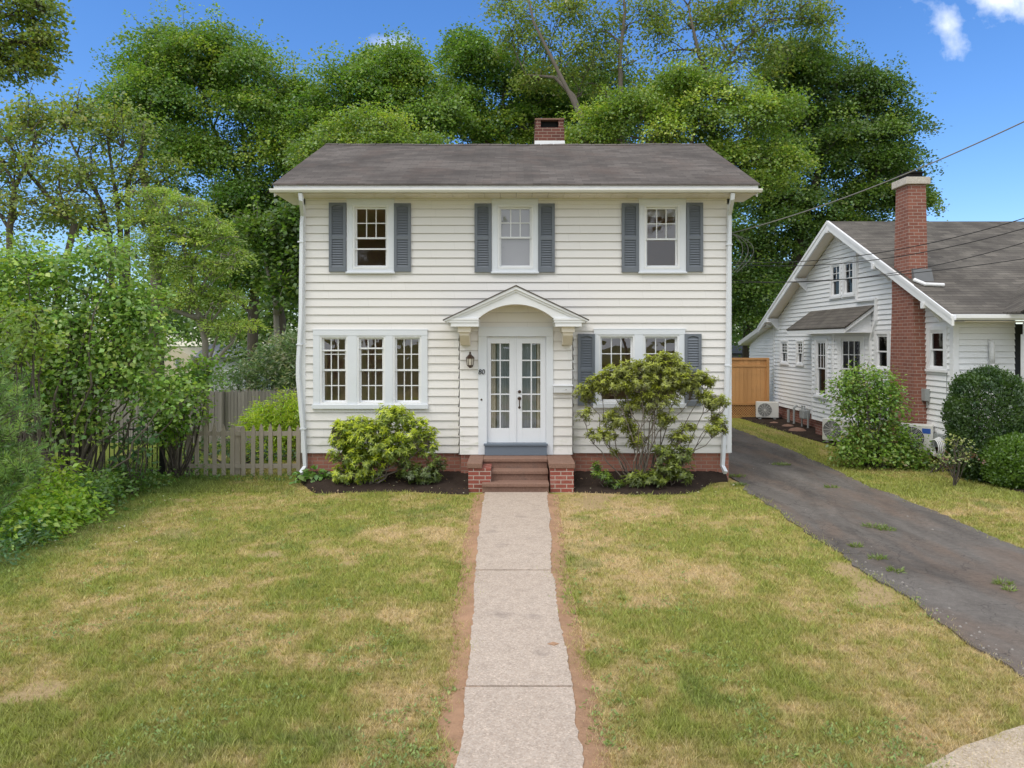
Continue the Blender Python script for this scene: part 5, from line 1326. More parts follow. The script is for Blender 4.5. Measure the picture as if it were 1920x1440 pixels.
def tree(name, label, trunks, lobes, Y, colors, leaf=.17, dens=1.0, spray=.8, nper=70, seed=1, bark='bark', r0=.22, group=None, twig=.55, kind_flat=.3, droop=.35, cat='tree', inner=.18, limb=True, base_z=0, deep=1.0, wide=.78, knobs=5):
    r = np.random.default_rng(seed)
    LB = px_lobes(lobes, Y, deep) if len(lobes[0]) < 6 else lobes
    tw = [[np.array(q, float) for q in t] for t in trunks]
    base = tw[0][0]
    if knobs:
        L2 = []
        for l in LB:
            l = np.array(l); L2.append(tuple(np.concatenate([l[:3], l[3:] * .80])))
            for j in range(knobs):
                d = rand_dir(r, 1)[0]; d[2] = abs(d[2]) * .9 - .25; d /= np.linalg.norm(d); f = r.uniform(.22, .50)
                L2.append(tuple(np.concatenate([l[:3] + d * l[3:] * r.uniform(.72, 1.18), l[3:] * f * np.array((1.15, 1.15, .8))])))
        LBS = L2
    else: LBS = LB
    t = thing(name, label, cat, tuple(base), group)
    C, O = lobe_points(r, LBS, dens, inner=inner)
    V, c = spray_cloud(r, C, O, spray, nper, leaf, kind_flat, droop, wide, colors=colors)
    if knobs:                                                    # stray shoots that ragged the outline
        k = r.random(len(C)) < .55; o2 = nrm(O[k] + r.normal(size=O[k].shape) * .35 + np.array((0, 0, .25)))
        C2 = C[k] + o2 * (spray * r.uniform(.55, 1.5, k.sum()))[:, None]
        V2, c2 = spray_cloud(r, C2, o2, spray * .36, max(7, nper * .11), leaf, .5, droop, wide, colors=colors)
        V = np.concatenate([V, V2]); c = np.concatenate([c, c2]); C = np.concatenate([C, C2])
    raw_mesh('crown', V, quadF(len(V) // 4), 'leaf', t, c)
    b = MB(); nodes = []
    for q in tw:
        rr_ = np.linspace(r0, r0 * .28, len(q)); b.tube(q, rr_, 9)
        for a_, p_ in zip(rr_, q): nodes.append((p_, a_))
        for (p0, a0), (p1, a1) in zip(zip(q, rr_), zip(q[1:], rr_[1:])): nodes += [(p0 + (p1 - p0) * f, a0 + (a1 - a0) * f) for f in (.25, .5, .75)]
    NP = np.array([n_[0] for n_ in nodes]); NR = np.array([n_[1] for n_ in nodes]); tips = []
    if limb:
        for l in LB:
            c0 = np.array(l[:3]) - np.array((0, 0, l[5] * .25)); d = np.linalg.norm(NP - c0 + np.array((0, 0, .8)), axis=1) + np.where(NP[:, 2] > c0[2], 2.5 if r0 > .05 else .1, 0)
            k = int(np.argmin(d)); p = bez(NP[k], c0, r); ra = max(min(.03, r0 * .5), min(NR[k] * .6, .10)); rr_ = np.linspace(ra, ra * .4, len(p)); b.tube(p, rr_, 6)
            for q, a_ in zip(p[2:], rr_[2:]): tips.append((q, a_))
            for j in range(4):
                e = c0 + rand_dir(r, 1)[0] * np.array(l[3:6]) * .75 + np.array((0, 0, l[5] * .2)); p2 = bez(p[r.integers(2, len(p))], e, r, .1, 5); b.tube(p2, np.linspace(ra * .45, min(.012, ra * .3), 5), 4)
                for q in p2[1:]: tips.append((q, .02))
        TP = np.array([q[0] for q in tips])
        for q in C[r.random(len(C)) < twig]:
            k = int(np.argmin(np.linalg.norm(TP - q, axis=1))); m = (TP[k] + q) / 2 + r.normal(size=3) * .06; b.tube([TP[k], m, q], [min(.016, r0 * .2), min(.011, r0 * .15), min(.005, r0 * .1)], 3, cap=False)
    b.build('trunk', bark, t, smooth=True)
    return t

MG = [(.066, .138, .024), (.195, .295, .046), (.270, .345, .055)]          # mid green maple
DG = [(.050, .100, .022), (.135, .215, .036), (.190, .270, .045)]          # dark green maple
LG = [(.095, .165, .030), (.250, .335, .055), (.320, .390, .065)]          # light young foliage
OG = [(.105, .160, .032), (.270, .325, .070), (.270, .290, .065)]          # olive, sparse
def gp(px, Y): x = (px - VX) / FPX * Y; return np.array((x, Y, float(gz(np.array([x]), np.array([float(Y)]))[0]) - .1))

# big maple left of the house
tree('maple_tree', 'broad dense green maple filling the sky left of the house roof',
     [[gp(470, 30), W(475, 590, 30), W(482, 480, 30), W(470, 360, 30), W(455, 250, 30)], [gp(520, 30.5), W(527, 600, 30.5), W(505, 500, 30.5), W(480, 400, 30.5), W(400, 240, 30.5)], [gp(300, 29), W(290, 420, 29), W(262, 300, 29), W(290, 170, 29)]],
     [(300, 140, 85, 50), (365, 130, 90, 55), (455, 140, 75, 55), (225, 190, 60, 60), (280, 220, 85, 65), (380, 210, 95, 75), (490, 200, 75, 75), (535, 250, 50, 60), (440, 290, 90, 65), (340, 300, 90, 60), (530, 320, 50, 55), (480, 370, 80, 60), (400, 380, 80, 55), (540, 420, 45, 60), (450, 450, 85, 50), (500, 520, 60, 40, -1), (430, 530, 50, 40), (310, 90, 60, 25), (430, 95, 60, 25), (555, 180, 25, 40)],
     30, MG, .115, 1.75, .85, 255, 1, 'bark', .26, kind_flat=.2)
tree('dark_tree', 'dark shaded slender tree with a forked pale trunk beside the house corner',
     [[gp(512, 25), W(520, 640, 25), W(516, 560, 25), W(500, 500, 25), W(492, 440, 25)], [W(518, 590, 25), W(530, 520, 25), W(532, 450, 25)]],
     [(540, 430, 40, 35), (520, 470, 45, 35), (560, 480, 40, 40), (490, 440, 40, 30), (555, 540, 30, 30), (575, 410, 40, 40)], 25, DG, .16, 11, .6, 55, 2, 'bark_light', .13)
# woods far behind, one mass
r = np.random.default_rng(77)
lob = px_lobes([(px, py, 60, 60, dy) for px, py, dy in [(330, 560, 6), (370, 610, 15), (430, 615, 14), (310, 600, 16), (440, 480, 4), (460, 600, 0), (520, 600, 1), (560, 560, 2), (570, 480, 1), (600, 520, 3), (500, 660, 2), (560, 650, 0), (300, 540, 8), (1380, 560, 2), (1440, 560, 3), (1400, 470, 4), (1370, 630, 0), (1430, 620, 2), (1500, 560, 3), (640, 350, 8), (760, 350, 8), (880, 340, 8), (1000, 330, 8), (1120, 330, 8), (1240, 330, 8), (1350, 400, 6)]], 42)
C, O = lobe_points(r, lob, 2.4, inner=.3)
V, c = spray_cloud(r, C, O, 1.1, 46, .27, .35, .3, colors=DG)
tag(raw_mesh('distant_woods', V, quadF(len(V) // 4), 'leaf', None, c), 'dark mass of far woods filling the gaps behind the nearer trees', 'woods', kind='stuff')

tree('maple_tree', 'round topped green maple directly behind the left half of the roof',
     [[gp(690, 29), W(700, 420, 29), W(715, 280, 29), W(725, 170, 29)]],
     [(735, 130, 60, 38), (690, 160, 60, 50), (790, 160, 60, 50), (640, 190, 50, 50), (730, 210, 80, 55), (810, 220, 55, 50), (660, 250, 70, 50), (770, 280, 80, 50), (600, 240, 35, 50), (620, 290, 50, 40), (720, 110, 40, 20)], 29, MG, .112, 2.0, .8, 200, 3, 'bark', .2, kind_flat=.2)
tree('leafy_tree', 'bright green bushy young tree just above the left roof edge',
     [[gp(640, 25), W(650, 420, 25), W(670, 330, 25)]], [(640, 270, 45, 28), (700, 240, 50, 36), (600, 290, 40, 25), (760, 270, 50, 30), (700, 285, 60, 24)], 25, LG, .095, 3.0, .6, 145, 4, 'bark', .12, kind_flat=.22)
tree('maple_tree', 'open crowned maple behind the middle of the roof left of the chimney',
     [[gp(930, 31), W(930, 400, 31), W(940, 260, 31), W(945, 150, 31)]],
     [(890, 130, 45, 40), (950, 140, 50, 40), (1010, 150, 50, 45), (860, 190, 45, 45), (930, 210, 70, 50), (1010, 220, 60, 50), (890, 250, 60, 40), (970, 265, 70, 35), (880, 90, 25, 22), (1060, 180, 50, 50)], 31, MG, .118, 1.8, .8, 195, 5, 'bark', .2, kind_flat=.2)
tree('maple_tree', 'dark shaded maple behind the chimney',
     [[gp(1080, 33), W(1080, 400, 33), W(1075, 220, 33)]],
     [(1060, 160, 55, 40), (1130, 180, 60, 50), (1080, 230, 70, 50), (1160, 250, 60, 50), (1010, 260, 40, 40), (1220, 200, 50, 60)], 33, DG, .125, 2.2, .85, 190, 6, 'bark_dark', .2, kind_flat=.2)
# tall sparse tree with the leaning pale trunk
tree('tall_tree', 'tall open tree with leaning pale trunks rising out of the picture above the chimney',
     [[gp(1150, 26), W(1135, 330, 26), W(1100, 245, 26), W(1070, 180, 26), W(1035, 110, 26.3), W(1000, 40, 26.5), W(985, -30, 26.5)],
      [W(1100, 245, 27), W(1075, 180, 27.5), W(1040, 145, 27.5), W(985, 140, 28)],
      [gp(1185, 27.5), W(1165, 200, 27.5), W(1162, 110, 27.5), W(1172, 20, 27.5), W(1165, -40, 27.5)],
      [gp(1340, 28), W(1335, 250, 28), W(1345, 150, 28), W(1380, 90, 28), W(1440, 40, 28)], [W(1338, 170, 28), W(1310, 100, 28), W(1290, 10, 28)]],
     [(965, 30, 42, 40), (990, 75, 40, 28), (1050, 20, 50, 40), (1060, 100, 45, 40), (1120, 50, 50, 45), (1190, 30, 55, 50), (1160, 120, 50, 40), (1240, 90, 50, 50), (1290, 30, 60, 50), (1350, 50, 55, 45), (1410, 25, 60, 40), (1480, 25, 60, 30), (1530, 30, 30, 30), (1320, 130, 60, 45), (1400, 110, 55, 40), (1470, 80, 55, 30), (1250, 170, 55, 40), (1000, -30, 50, 40), (1110, -40, 70, 45), (1230, -40, 70, 45), (1350, -40, 80, 40), (1460, -20, 60, 30), (1000, 150, 35, 22), (1100, 150, 40, 30)],
     28.3, OG, .115, 1.5, .55, 48, 7, 'bark', .12, twig=.8, inner=.12)
tree('leafy_tree', 'light green leafy tree in front of the dark maple above the right roof end',
     [[gp(1290, 24), W(1280, 400, 24), W(1290, 300, 24), W(1310, 200, 24)], [gp(1300, 24), W(1335, 380, 24), W(1390, 280, 24)]],
     [(1150, 235, 50, 38), (1110, 260, 40, 24), (1200, 215, 50, 45), (1250, 250, 60, 40), (1310, 220, 55, 50), (1370, 235, 55, 45), (1340, 180, 45, 35), (1400, 290, 50, 30), (1430, 340, 45, 20), (1450, 300, 40, 18), (1440, 200, 40, 30), (1380, 330, 40, 20), (1290, 160, 40, 30)], 24, LG, .095, 3.0, .6, 155, 8, 'bark', .14, kind_flat=.22)
tree('maple_tree', 'huge dark green maple towering over the gap between the two houses',
     [[gp(1490, 31), W(1480, 560, 31), W(1500, 440, 31), W(1530, 340, 31), W(1560, 240, 31), W(1570, 150, 31)], [gp(1400, 32), W(1405, 560, 32), W(1430, 440, 32), W(1440, 330, 32)], [W(1488, 500, 31), W(1560, 400, 31), W(1610, 330, 31)]],
     [(1510, 115, 55, 30), (1470, 150, 50, 45), (1545, 150, 60, 50), (1600, 170, 45, 45), (1640, 190, 35, 40), (1500, 210, 80, 55), (1590, 240, 80, 55), (1660, 250, 40, 50), (1530, 290, 90, 55), (1630, 310, 75, 50), (1690, 310, 35, 45), (1450, 280, 60, 50), (1450, 370, 70, 45), (1540, 370, 80, 45), (1640, 380, 60, 40), (1700, 365, 22, 18), (1420, 450, 50, 50), (1480, 440, 60, 45), (1560, 430, 55, 35), (1400, 540, 40, 45), (1450, 520, 50, 40), (1400, 600, 40, 35)],
     31, DG, .115, 1.75, .85, 255, 9, 'bark_dark', .28, kind_flat=.18)

# sparse trees at the left edge
tree('sparse_tree', 'thin sparse tree with leaning grey trunk at the left edge',
     [[gp(20, 19), W(18, 430, 19), W(28, 350, 19), W(50, 310, 19), W(70, 250, 19)], [gp(40, 19.3), W(140, 420, 19.3), W(100, 380, 19.3), W(50, 320, 19.3), W(10, 260, 19.3)]],
     [(20, 240, 50, 45), (90, 250, 55, 45), (30, 310, 60, 50), (110, 320, 55, 40), (-40, 260, 60, 60), (30, 400, 60, 40), (-40, 350, 60, 60), (60, 210, 40, 20), (110, 390, 50, 30)],
     19, OG, .092, 8, .40, 34, 11, 'bark', .10, twig=.85, inner=.1)
tree('sparse_tree', 'sparse tree with several dark bare looking stems between the left edge and the maple',
     [[gp(225, 21), W(205, 440, 21), W(190, 380, 21), W(160, 320, 21), W(130, 260, 21)], [gp(240, 21), W(225, 420, 21), W(215, 350, 21), W(200, 250, 21)], [gp(245, 21.5), W(238, 440, 21.5), W(240, 340, 21.5), W(265, 290, 21.5), W(270, 230, 21.5)]],
     [(170, 270, 55, 45), (230, 260, 50, 50), (140, 340, 55, 40), (210, 330, 55, 40), (280, 320, 40, 40), (180, 400, 60, 30), (130, 420, 50, 30), (270, 400, 40, 30), (160, 220, 35, 25)],
     21, OG, .10, 5.0, .42, 34, 12, 'bark_dark', .10, twig=.9, inner=.1)
tree('overhanging_tree', 'olive green branch ends of a tree reaching into the upper left corner',
     [[np.array((-13.5, 14, -.1)), np.array((-13.3, 14, 4.0)), np.array((-13.0, 14, 7.5)), np.array((-12.6, 14, 10))]],
     [(-10, 20, 60, 55), (40, 10, 50, 35), (30, 70, 45, 30), (70, 75, 32, 14), (-60, 90, 70, 60), (20, 105, 40, 16), (55, 120, 22, 10), (60, 30, 30, 25), (-10, 130, 25, 18), (-90, 0, 80, 80)],
     14, OG, .075, 15, .26, 28, 13, 'bark_dark', .16, twig=.9, inner=.2)
# feathery layered conifer behind the lilac
tree('hemlock_tree', 'feathery yellow green hemlock with layered drooping tiers and grey twigs',
     [[gp(385, 17), W(385, 640, 17), W(365, 560, 17), W(345, 460, 17), W(300, 370, 17)], [W(385, 600, 17), W(350, 590, 17), W(310, 575, 17)]],
     [(280, 365, 60, 14), (340, 385, 60, 14), (300, 410, 70, 18), (380, 420, 55, 14), (340, 445, 80, 20), (420, 440, 38, 12), (430, 475, 35, 12), (390, 500, 60, 22), (350, 500, 60, 25), (440, 555, 36, 10), (400, 560, 50, 20), (350, 560, 60, 25), (445, 605, 38, 8), (410, 610, 40, 14), (290, 470, 60, 30)],
     17, [(.15, .22, .06), (.36, .46, .085), (.43, .51, .09)], .075, 52, .25, 60, 14, 'bark_light', .09, twig=1.0, kind_flat=.12, droop=.30, wide=.42, inner=.3, knobs=0)

def shrub(name, label, lobes, Y, colors, leaf, dens, spray, nper, seed, stems=8, group=None, bark='bark_dark', base=None, wide=.62, flat=.4, droop=.25, inner=.25, cat='shrub', up=1.0, jit=.6, rs=.018):
    r = np.random.default_rng(seed)
    LB = px_lobes(lobes, Y) if len(lobes[0]) < 6 else lobes
    if base is None: x = float(np.mean([l[0] for l in LB])); y = float(np.mean([l[1] for l in LB])); base = np.array((x, y, float(gz(np.array([x]), np.array([y]))[0])))
    base = np.array(base, float)
    t = thing(name, label, cat, tuple(base), group)
    C, O = lobe_points(r, LB, dens, inner=inner, down=.9)
    k = C[:, 2] > base[2] + .03; C, O = C[k], O[k]
    V, c = spray_cloud(r, C, O, spray, nper, leaf, flat, droop, wide, up=up, jit=jit, colors=colors)
    V[:, 2] = np.maximum(V[:, 2], base[2] + .01)
    raw_mesh('foliage', V, quadF(len(V) // 4), 'leaf', t, c)
    b = MB(); P = []
    for l in LB:
        c0 = np.array(l[:3])
        for j in range(max(1, stems // len(LB) + 1)):
            s = base + r.normal(size=3) * np.array((.12, .12, 0)) ; s[2] = base[2] - .05
            e = c0 + rand_dir(r, 1)[0] * np.array(l[3:6]) * .7; e[2] = max(e[2], base[2] + .1)
            p = bez(s, e, r, .14, 8, .5); b.tube(p, np.linspace(rs, rs * .3, 8), 5); P += list(p[3:])
    P = np.array(P)
    for q in C[r.random(len(C)) < .5]:
        k = int(np.argmin(np.linalg.norm(P - q, axis=1))); b.tube([P[k], (P[k] + q) / 2 + r.normal(size=3) * .02, q], [rs * .35, rs * .25, rs * .12], 3, cap=False)
    b.build('stems', bark, t)
    return t

LIL = [(.115, .205, .045), (.28, .405, .085), (.36, .46, .10)]
shrub('lilac_bush', 'tall lilac bush with large heart shaped leaves and tangled bare stems by the iron fence',
      [(190, 480, 60, 45), (100, 520, 70, 50), (20, 500, 60, 50), (220, 560, 65, 50), (130, 600, 80, 60), (265, 585, 50, 42), (275, 635, 42, 40), (200, 660, 80, 50), (60, 640, 70, 60), (120, 720, 80, 50), (250, 720, 50, 40), (60, 740, 60, 60), (150, 790, 60, 40), (-50, 580, 60, 80), (-40, 700, 60, 80), (330, 745, 38, 34), (20, 580, 60, 50)],
      12.3, LIL, .088, 80, .25, 20, 21, 60, wide=.74, base=(-7.7, 12.4, 0), inner=.3, rs=.024, bark='bark')
shrub('lilac_bush', 'low lilac sucker with grey green leaves in front of the iron fence',
      [(245, 810, 32, 24), (225, 835, 26, 26), (258, 835, 24, 30), (250, 865, 20, 24)], 12.4, [(.070, .145, .055), (.135, .225, .085)], .115, 34, .2, 9, 22, 8, wide=.66, base=(-6.75, 12.45, 0))
shrub('honeysuckle_bush', 'bright green round leaved shrub between the lilac and the stockade fence',
      [(360, 700, 40, 25), (385, 690, 18, 20), (330, 720, 40, 30), (345, 770, 35, 30), (320, 790, 30, 25), (300, 760, 40, 40), (310, 815, 25, 20)], 13.6, [(.085, .175, .022), (.19, .31, .035), (.23, .34, .04)], .075, 75, .22, 24, 23, 14, wide=.8, base=(-6.6, 13.9, 0))
shrub('honeysuckle_bush', 'yellow green leafy shrub at the left edge between the pine and the lilac',
      [(30, 600, 45, 30), (60, 640, 40, 26), (10, 660, 40, 40), (50, 585, 28, 16)], 10.9, [(.13, .20, .025), (.26, .34, .045)], .085, 80, .2, 16, 24, 12, base=(-7.6, 11, 0))
shrub('olive_shrub', 'olive green dense shrub behind the lilac at the left edge',
      [(20, 490, 60, 45), (-30, 540, 60, 60), (80, 560, 40, 40), (90, 640, 60, 50)], 14.2, [(.085, .12, .02), (.17, .205, .03)], .07, 40, .3, 34, 25, 10, base=(-10, 14.2, 0))
# butterfly bush, forsythia, strips behind the pickets
shrub('butterfly_bush', 'grey green butterfly bush with upright flower spikes behind the stockade fence',
      [(480, 690, 45, 35), (540, 670, 45, 45), (520, 705, 60, 28), (440, 710, 40, 20), (570, 690, 40, 50), (545, 640, 22, 22), (505, 655, 20, 18)], 20.9, [(.085, .145, .055), (.20, .275, .12), (.30, .33, .20)], .15, 34, .3, 30, 26, 20, wide=.24, up=.3, jit=.9, base=(-6.9, 20.9, -.6))
shrub('forsythia_bush', 'feathery bright yellow green shrub leaning on the house between the two fences',
      [(520, 785, 50, 22), (545, 765, 26, 28), (480, 800, 36, 18), (500, 770, 24, 12), (560, 790, 16, 30), (530, 830, 40, 40)], 16.0, [(.24, .34, .03), (.46, .56, .05)], .09, 130, .2, 30, 27, 18, wide=.26, up=.3, jit=.9, base=(-5.2, 16, 0))
shrub('garden_plants', 'dark green mixed perennials seen through the gaps of the picket fence',
      [(360, 850, 40, 30), (420, 840, 40, 30), (480, 855, 40, 26), (530, 860, 40, 22)], 14.9, [(.03, .075, .02), (.075, .145, .035)], .08, 30, .2, 16, 28, 10, base=(-5.9, 15, 0))
shrub('garden_plants', 'low leafy weeds along the foot of the picket fence',
      [(366, 885, 12, 14), (330, 896, 22, 7), (400, 897, 24, 5), (440, 896, 20, 6), (480, 898, 24, 5), (530, 898, 26, 6), (378, 876, 8, 10)], 13.6, [(.06, .13, .025), (.15, .24, .04)], .055, 200, .1, 8, 29, 8, base=(-5.4, 13.6, 0.0), rs=.003, bark='leaf_stem')
shrub('hosta', 'broad leaved hosta at the foot of the left downspout',
      [(588, 887, 16, 8), (560, 893, 8, 7), (607, 893, 10, 5)], 13.1, [(.10, .20, .04), (.20, .33, .07)], .11, 260, .09, 7, 30, 5, wide=.75, base=(-3.85, 13.1, .05), cat='plant')
# understory along the left border
UG = [(.14, .25, .03), (.31, .44, .05), (.36, .48, .06)]
def border(name, label, pts, colors, leaf, seed, dens=130, nper=16, wide=.55):
    shrub(name, label, [(x, y, z, rx, rx, rz) for x, y, z, rx, rz in pts], 0, colors, leaf, dens, .17, nper, seed, 14, wide=wide, base=(pts[0][0], pts[0][1], 0), rs=.006, bark='leaf_stem')
border('leafy_weeds', 'bright green leafy weeds along the lawn edge next to the pine', [(-6.55, 9.4, .25, .40, .34), (-6.6, 9.9, .25, .40, .36), (-6.75, 10.4, .28, .42, .42), (-6.5, 10.6, .18, .30, .25)], UG, .085, 31)
border('leafy_weeds', 'mid green leafy weeds along the lawn edge in front of the lilac stems', [(-6.75, 11.1, .22, .42, .34), (-6.8, 11.7, .25, .42, .36), (-6.7, 12.2, .18, .36, .26), (-6.95, 12.8, .2, .4, .3), (-6.55, 12.9, .12, .3, .14)], [(.06, .135, .025), (.145, .235, .04)], .075, 32)
border('creeper', 'yellow green creeper leaves climbing behind the weeds by the pine', [(-7.3, 10.6, .80, .30, .22), (-7.1, 10.9, .72, .32, .2), (-7.2, 11.2, .55, .35, .3), (-6.95, 10.9, .55, .25, .2)], [(.14, .23, .02), (.28, .38, .04)], .085, 33, 60, 12)
border('fern_clump', 'darker green fern like plants at the lowest left lawn edge', [(-6.2, 8.5, .12, .35, .22), (-6.4, 8.9, .18, .38, .28), (-6.1, 9.15, .1, .3, .16)], [(.04, .10, .035), (.09, .18, .05)], .07, 34, 70, 16, .35)

# white pine: tufts of long needles on ascending twigs
def pine():
    r = np.random.default_rng(41)
    LB = [(x, y, z, a, a, c) for x, y, z, a, c in [(-7.3, 9.6, 2.35, .55, .5), (-7.0, 9.5, 1.9, .55, .45), (-7.5, 9.6, 1.6, .8, .6), (-6.75, 9.4, 1.45, .50, .42), (-6.7, 9.4, 1.05, .55, .42), (-7.2, 9.3, .9, .7, .6), (-6.75, 9.1, .62, .45, .40), (-7.4, 9.8, 2.9, .4, .5), (-6.5, 9.35, 1.0, .36, .30)]]
    t = thing('pine_tree', 'young white pine with long soft needles at the lower left edge', 'tree', (-7.3, 9.6, -.05))
    C, O = lobe_points(r, LB, 60, lo=.35, hi=1.05, inner=.25, down=.8)
    D0 = nrm(O * np.array((1, 1, .5)) + np.array((0, 0, .75)) + r.normal(size=O.shape) * .25)
    m = len(C); per = 46; idx = np.repeat(np.arange(m), per); k = len(idx)
    s = r.random(k)
    P = C[idx] - D0[idx] * (1 - s)[:, None] * .17
    rd = rand_dir(r, k); rd = nrm(rd - (rd * D0[idx]).sum(1, keepdims=True) * D0[idx])
    D = nrm(D0[idx] * (.55 + .5 * s[:, None]) + rd * .9 + np.array((0, 0, -.18)))
    N = rand_dir(r, k); L = .085 + .05 * r.random(k)
    V = leaf_quads(P, D, N, L, np.full(k, .0095), 0, .12)
    A, B = np.array((.10, .225, .05)), np.array((.33, .48, .10)); q = (r.beta(1.4, 1.8, m))[idx][:, None]
    c = (A + (B - A) * q) * (.8 + .4 * r.random((k, 1)))
    raw_mesh('needles', V, quadF(k), 'needle', t, np.repeat(c, 4, 0))
    b = MB(); tr = [np.array((-7.35, 9.6, z)) for z in (-.05, .8, 1.6, 2.4, 3.2)]; b.tube(tr, [.07, .06, .045, .03, .012], 8)
    for q, d in zip(C, D0):
        k = min(3, max(0, int((q[2] - .3) / .8))); a = tr[k] + (tr[k + 1] - tr[k]) * r.random(); a[2] = min(a[2], q[2])
        if r.random() < .35: b.tube(bez(a, q - d * .1, r, .08, 5), [.014, .012, .009, .007, .004], 4)
        b.tube([q - d * .18, q + d * .03], [.005, .003], 4)
    b.build('trunk', 'bark', t)
pine()

# rhododendrons: whorls of long leaves on crooked stems
def whorls(r, T, D, k, L, colors, tcol, wide=.30, drop=.15):
    m = len(T); idx = np.repeat(np.arange(m), k); n = len(idx)
    ph = np.tile(np.arange(k) * 2.399, m) + np.repeat(r.random(m) * 6, k)
    a = nrm(np.cross(D, np.array((.3, .9, .1)))); b = np.cross(D, a)
    rad = a[idx] * np.cos(ph)[:, None] + b[idx] * np.sin(ph)[:, None]
    el = (r.random(n) * .8 - drop)[:, None]
    d = nrm(rad + D[idx] * el + r.normal(size=(n, 3)) * .15)
    N = nrm(D[idx] * 1.2 - rad * .1 + r.normal(size=(n, 3)) * .25)
    l = L * (.65 + .6 * r.random(n))
    V = leaf_quads(T[idx] + D[idx] * (r.random(n) * .04 - .02)[:, None], d, N, l, l * wide, .10, .18)
    A, B = np.array(colors[0]), np.array(colors[1]); q = np.clip(tcol[idx] + .12 * r.normal(size=n), 0, 1)[:, None]
    c = (A + (B - A) * q) * (.8 + .4 * r.random((n, 1)))
    return V, np.repeat(c, 4, 0)
def rhody(name, label, lobes, Y, seed, dens, colors, base, stems, L=.10, k=11, fresh=.5, rs=.02, lo=.7, extra=None, inner=.15, bark='bark', grow=1.0):
    r = np.random.default_rng(seed)
    LB = px_lobes([(l[0], l[1], l[2] * grow, l[3] * grow) for l in lobes], Y)
    t = thing(name, label, 'shrub', tuple(base)); base = np.array(base, float)
    T, O = lobe_points(r, LB, dens, lo=lo, hi=1.05, inner=inner, down=.5)
    kk = T[:, 2] > base[2] + .05; T, O = T[kk], O[kk]
    D = nrm(O * .8 + np.array((0, -.15, .9)) + r.normal(size=O.shape) * .25)
    big = np.repeat(r.random(max(1, len(T) // 9 + 1)), 9)[:len(T)]
    zf = np.clip(.35 + .5 * O[:, 2], 0, 1)
    tc = np.clip(fresh * 1.3 * zf + .55 * (r.random(len(T)) - .5) + .3 * (big - .5) + .2, 0, 1)
    V, c = whorls(r, T, D, k, L, colors, tc)
    V2, c2 = whorls(r, T - D * .055, D, k, L * 1.05, (colors[0], tuple(np.array(colors[0]) * 1.25)), np.full(len(T), .4), drop=.45)
    V = np.concatenate([V, V2]); c = np.concatenate([c, c2]); V[:, 2] = np.maximum(V[:, 2], .02)
    raw_mesh('foliage', V, quadF(len(V) // 4), 'leaf', t, c)
    b = MB(); P = []
    for l in LB:
        c0 = np.array(l[:3])
        for j in range(stems):
            s = base + r.normal(size=3) * np.array((.09, .06, 0)); s[2] = base[2] - .05
            e = c0 + r.normal(size=3) * np.array(l[3:6]) * .35
            p = bez(s, e, r, .13, 9, -.3); p[1:-1] += r.normal(size=(7, 3)) * .022; b.tube(p, np.linspace(rs, rs * .4, 9), 6); P += list(p[3:])
    P = np.array(P)
    for q, d in zip(T, D):
        kx = int(np.argmin(np.linalg.norm(P - (q - d * .1), axis=1))); m = (P[kx] + q) / 2 + r.normal(size=3) * .025 - np.array((0, 0, .02)); b.tube([P[kx], m, q - d * .02], [rs * .42, rs * .3, rs * .16], 4, cap=False)
    b.build('stems', bark, t)
RH = [(.20, .28, .028), (.70, .78, .055)]
rhody('rhododendron_bush', 'rounded bright yellow green rhododendron under the triple window',
      [(668, 800, 42, 22), (740, 782, 36, 24), (700, 820, 50, 30), (650, 840, 32, 34), (780, 815, 36, 32), (690, 865, 42, 26), (740, 840, 44, 26), (655, 890, 34, 22), (690, 905, 36, 16), (640, 815, 22, 22), (800, 838, 22, 16)], 12.9, 51, 330, RH, (-2.65, 13.0, .1), 2, L=.074, fresh=.72)
rhody('azalea_bush', 'small olive and green azalea between the rhododendron and the left brick pier',
      [(770, 885, 24, 16), (800, 880, 26, 18), (825, 868, 16, 14), (790, 900, 26, 10), (758, 870, 14, 20), (812, 893, 18, 12)], 12.85, 52, 300, [(.085, .125, .02), (.24, .33, .04)], (-1.65, 12.95, .1), 1, L=.065, k=9, fresh=.35, rs=.009)
rhody('rhododendron_bush', 'leggy open rhododendron with crooked grey stems in front of the double window',
      [(1248, 672, 26, 9), (1225, 690, 34, 14), (1268, 692, 24, 14), (1165, 698, 26, 14), (1190, 685, 14, 10), (1128, 715, 20, 13), (1100, 735, 16, 16), (1150, 722, 34, 14), (1200, 715, 34, 16), (1255, 715, 36, 16), (1308, 708, 22, 12), (1330, 716, 10, 7), (1290, 725, 20, 10), (1225, 745, 36, 22), (1185, 760, 22, 14), (1338, 752, 22, 12), (1322, 740, 12, 8), (1345, 790, 14, 12), (1338, 805, 16, 8), (1098, 775, 12, 7), (1155, 785, 24, 12), (1130, 815, 22, 9), (1195, 825, 16, 12), (1245, 785, 18, 10), (1275, 820, 18, 12), (1180, 800, 12, 9), (1290, 800, 10, 7), (1360, 806, 6, 4), (1152, 846, 8, 4)],
      12.75, 53, 430, [(.20, .22, .045), (.56, .62, .07)], (2.28, 12.85, .08), 1, L=.068, k=10, fresh=.5, rs=.013, lo=.5, inner=.3, bark='bark', grow=1.34)
rhody('rhododendron_bush', 'dense olive rhododendron skirt low under the leggy one by the brick foundation',
      [(1245, 850, 24, 16), (1275, 855, 24, 22), (1260, 878, 34, 18), (1225, 895, 28, 14), (1280, 890, 24, 14), (1190, 895, 22, 14)], 12.65, 54, 320, [(.12, .16, .025), (.36, .44, .05)], (2.7, 12.75, .08), 1, L=.072, fresh=.35, rs=.01, k=10)
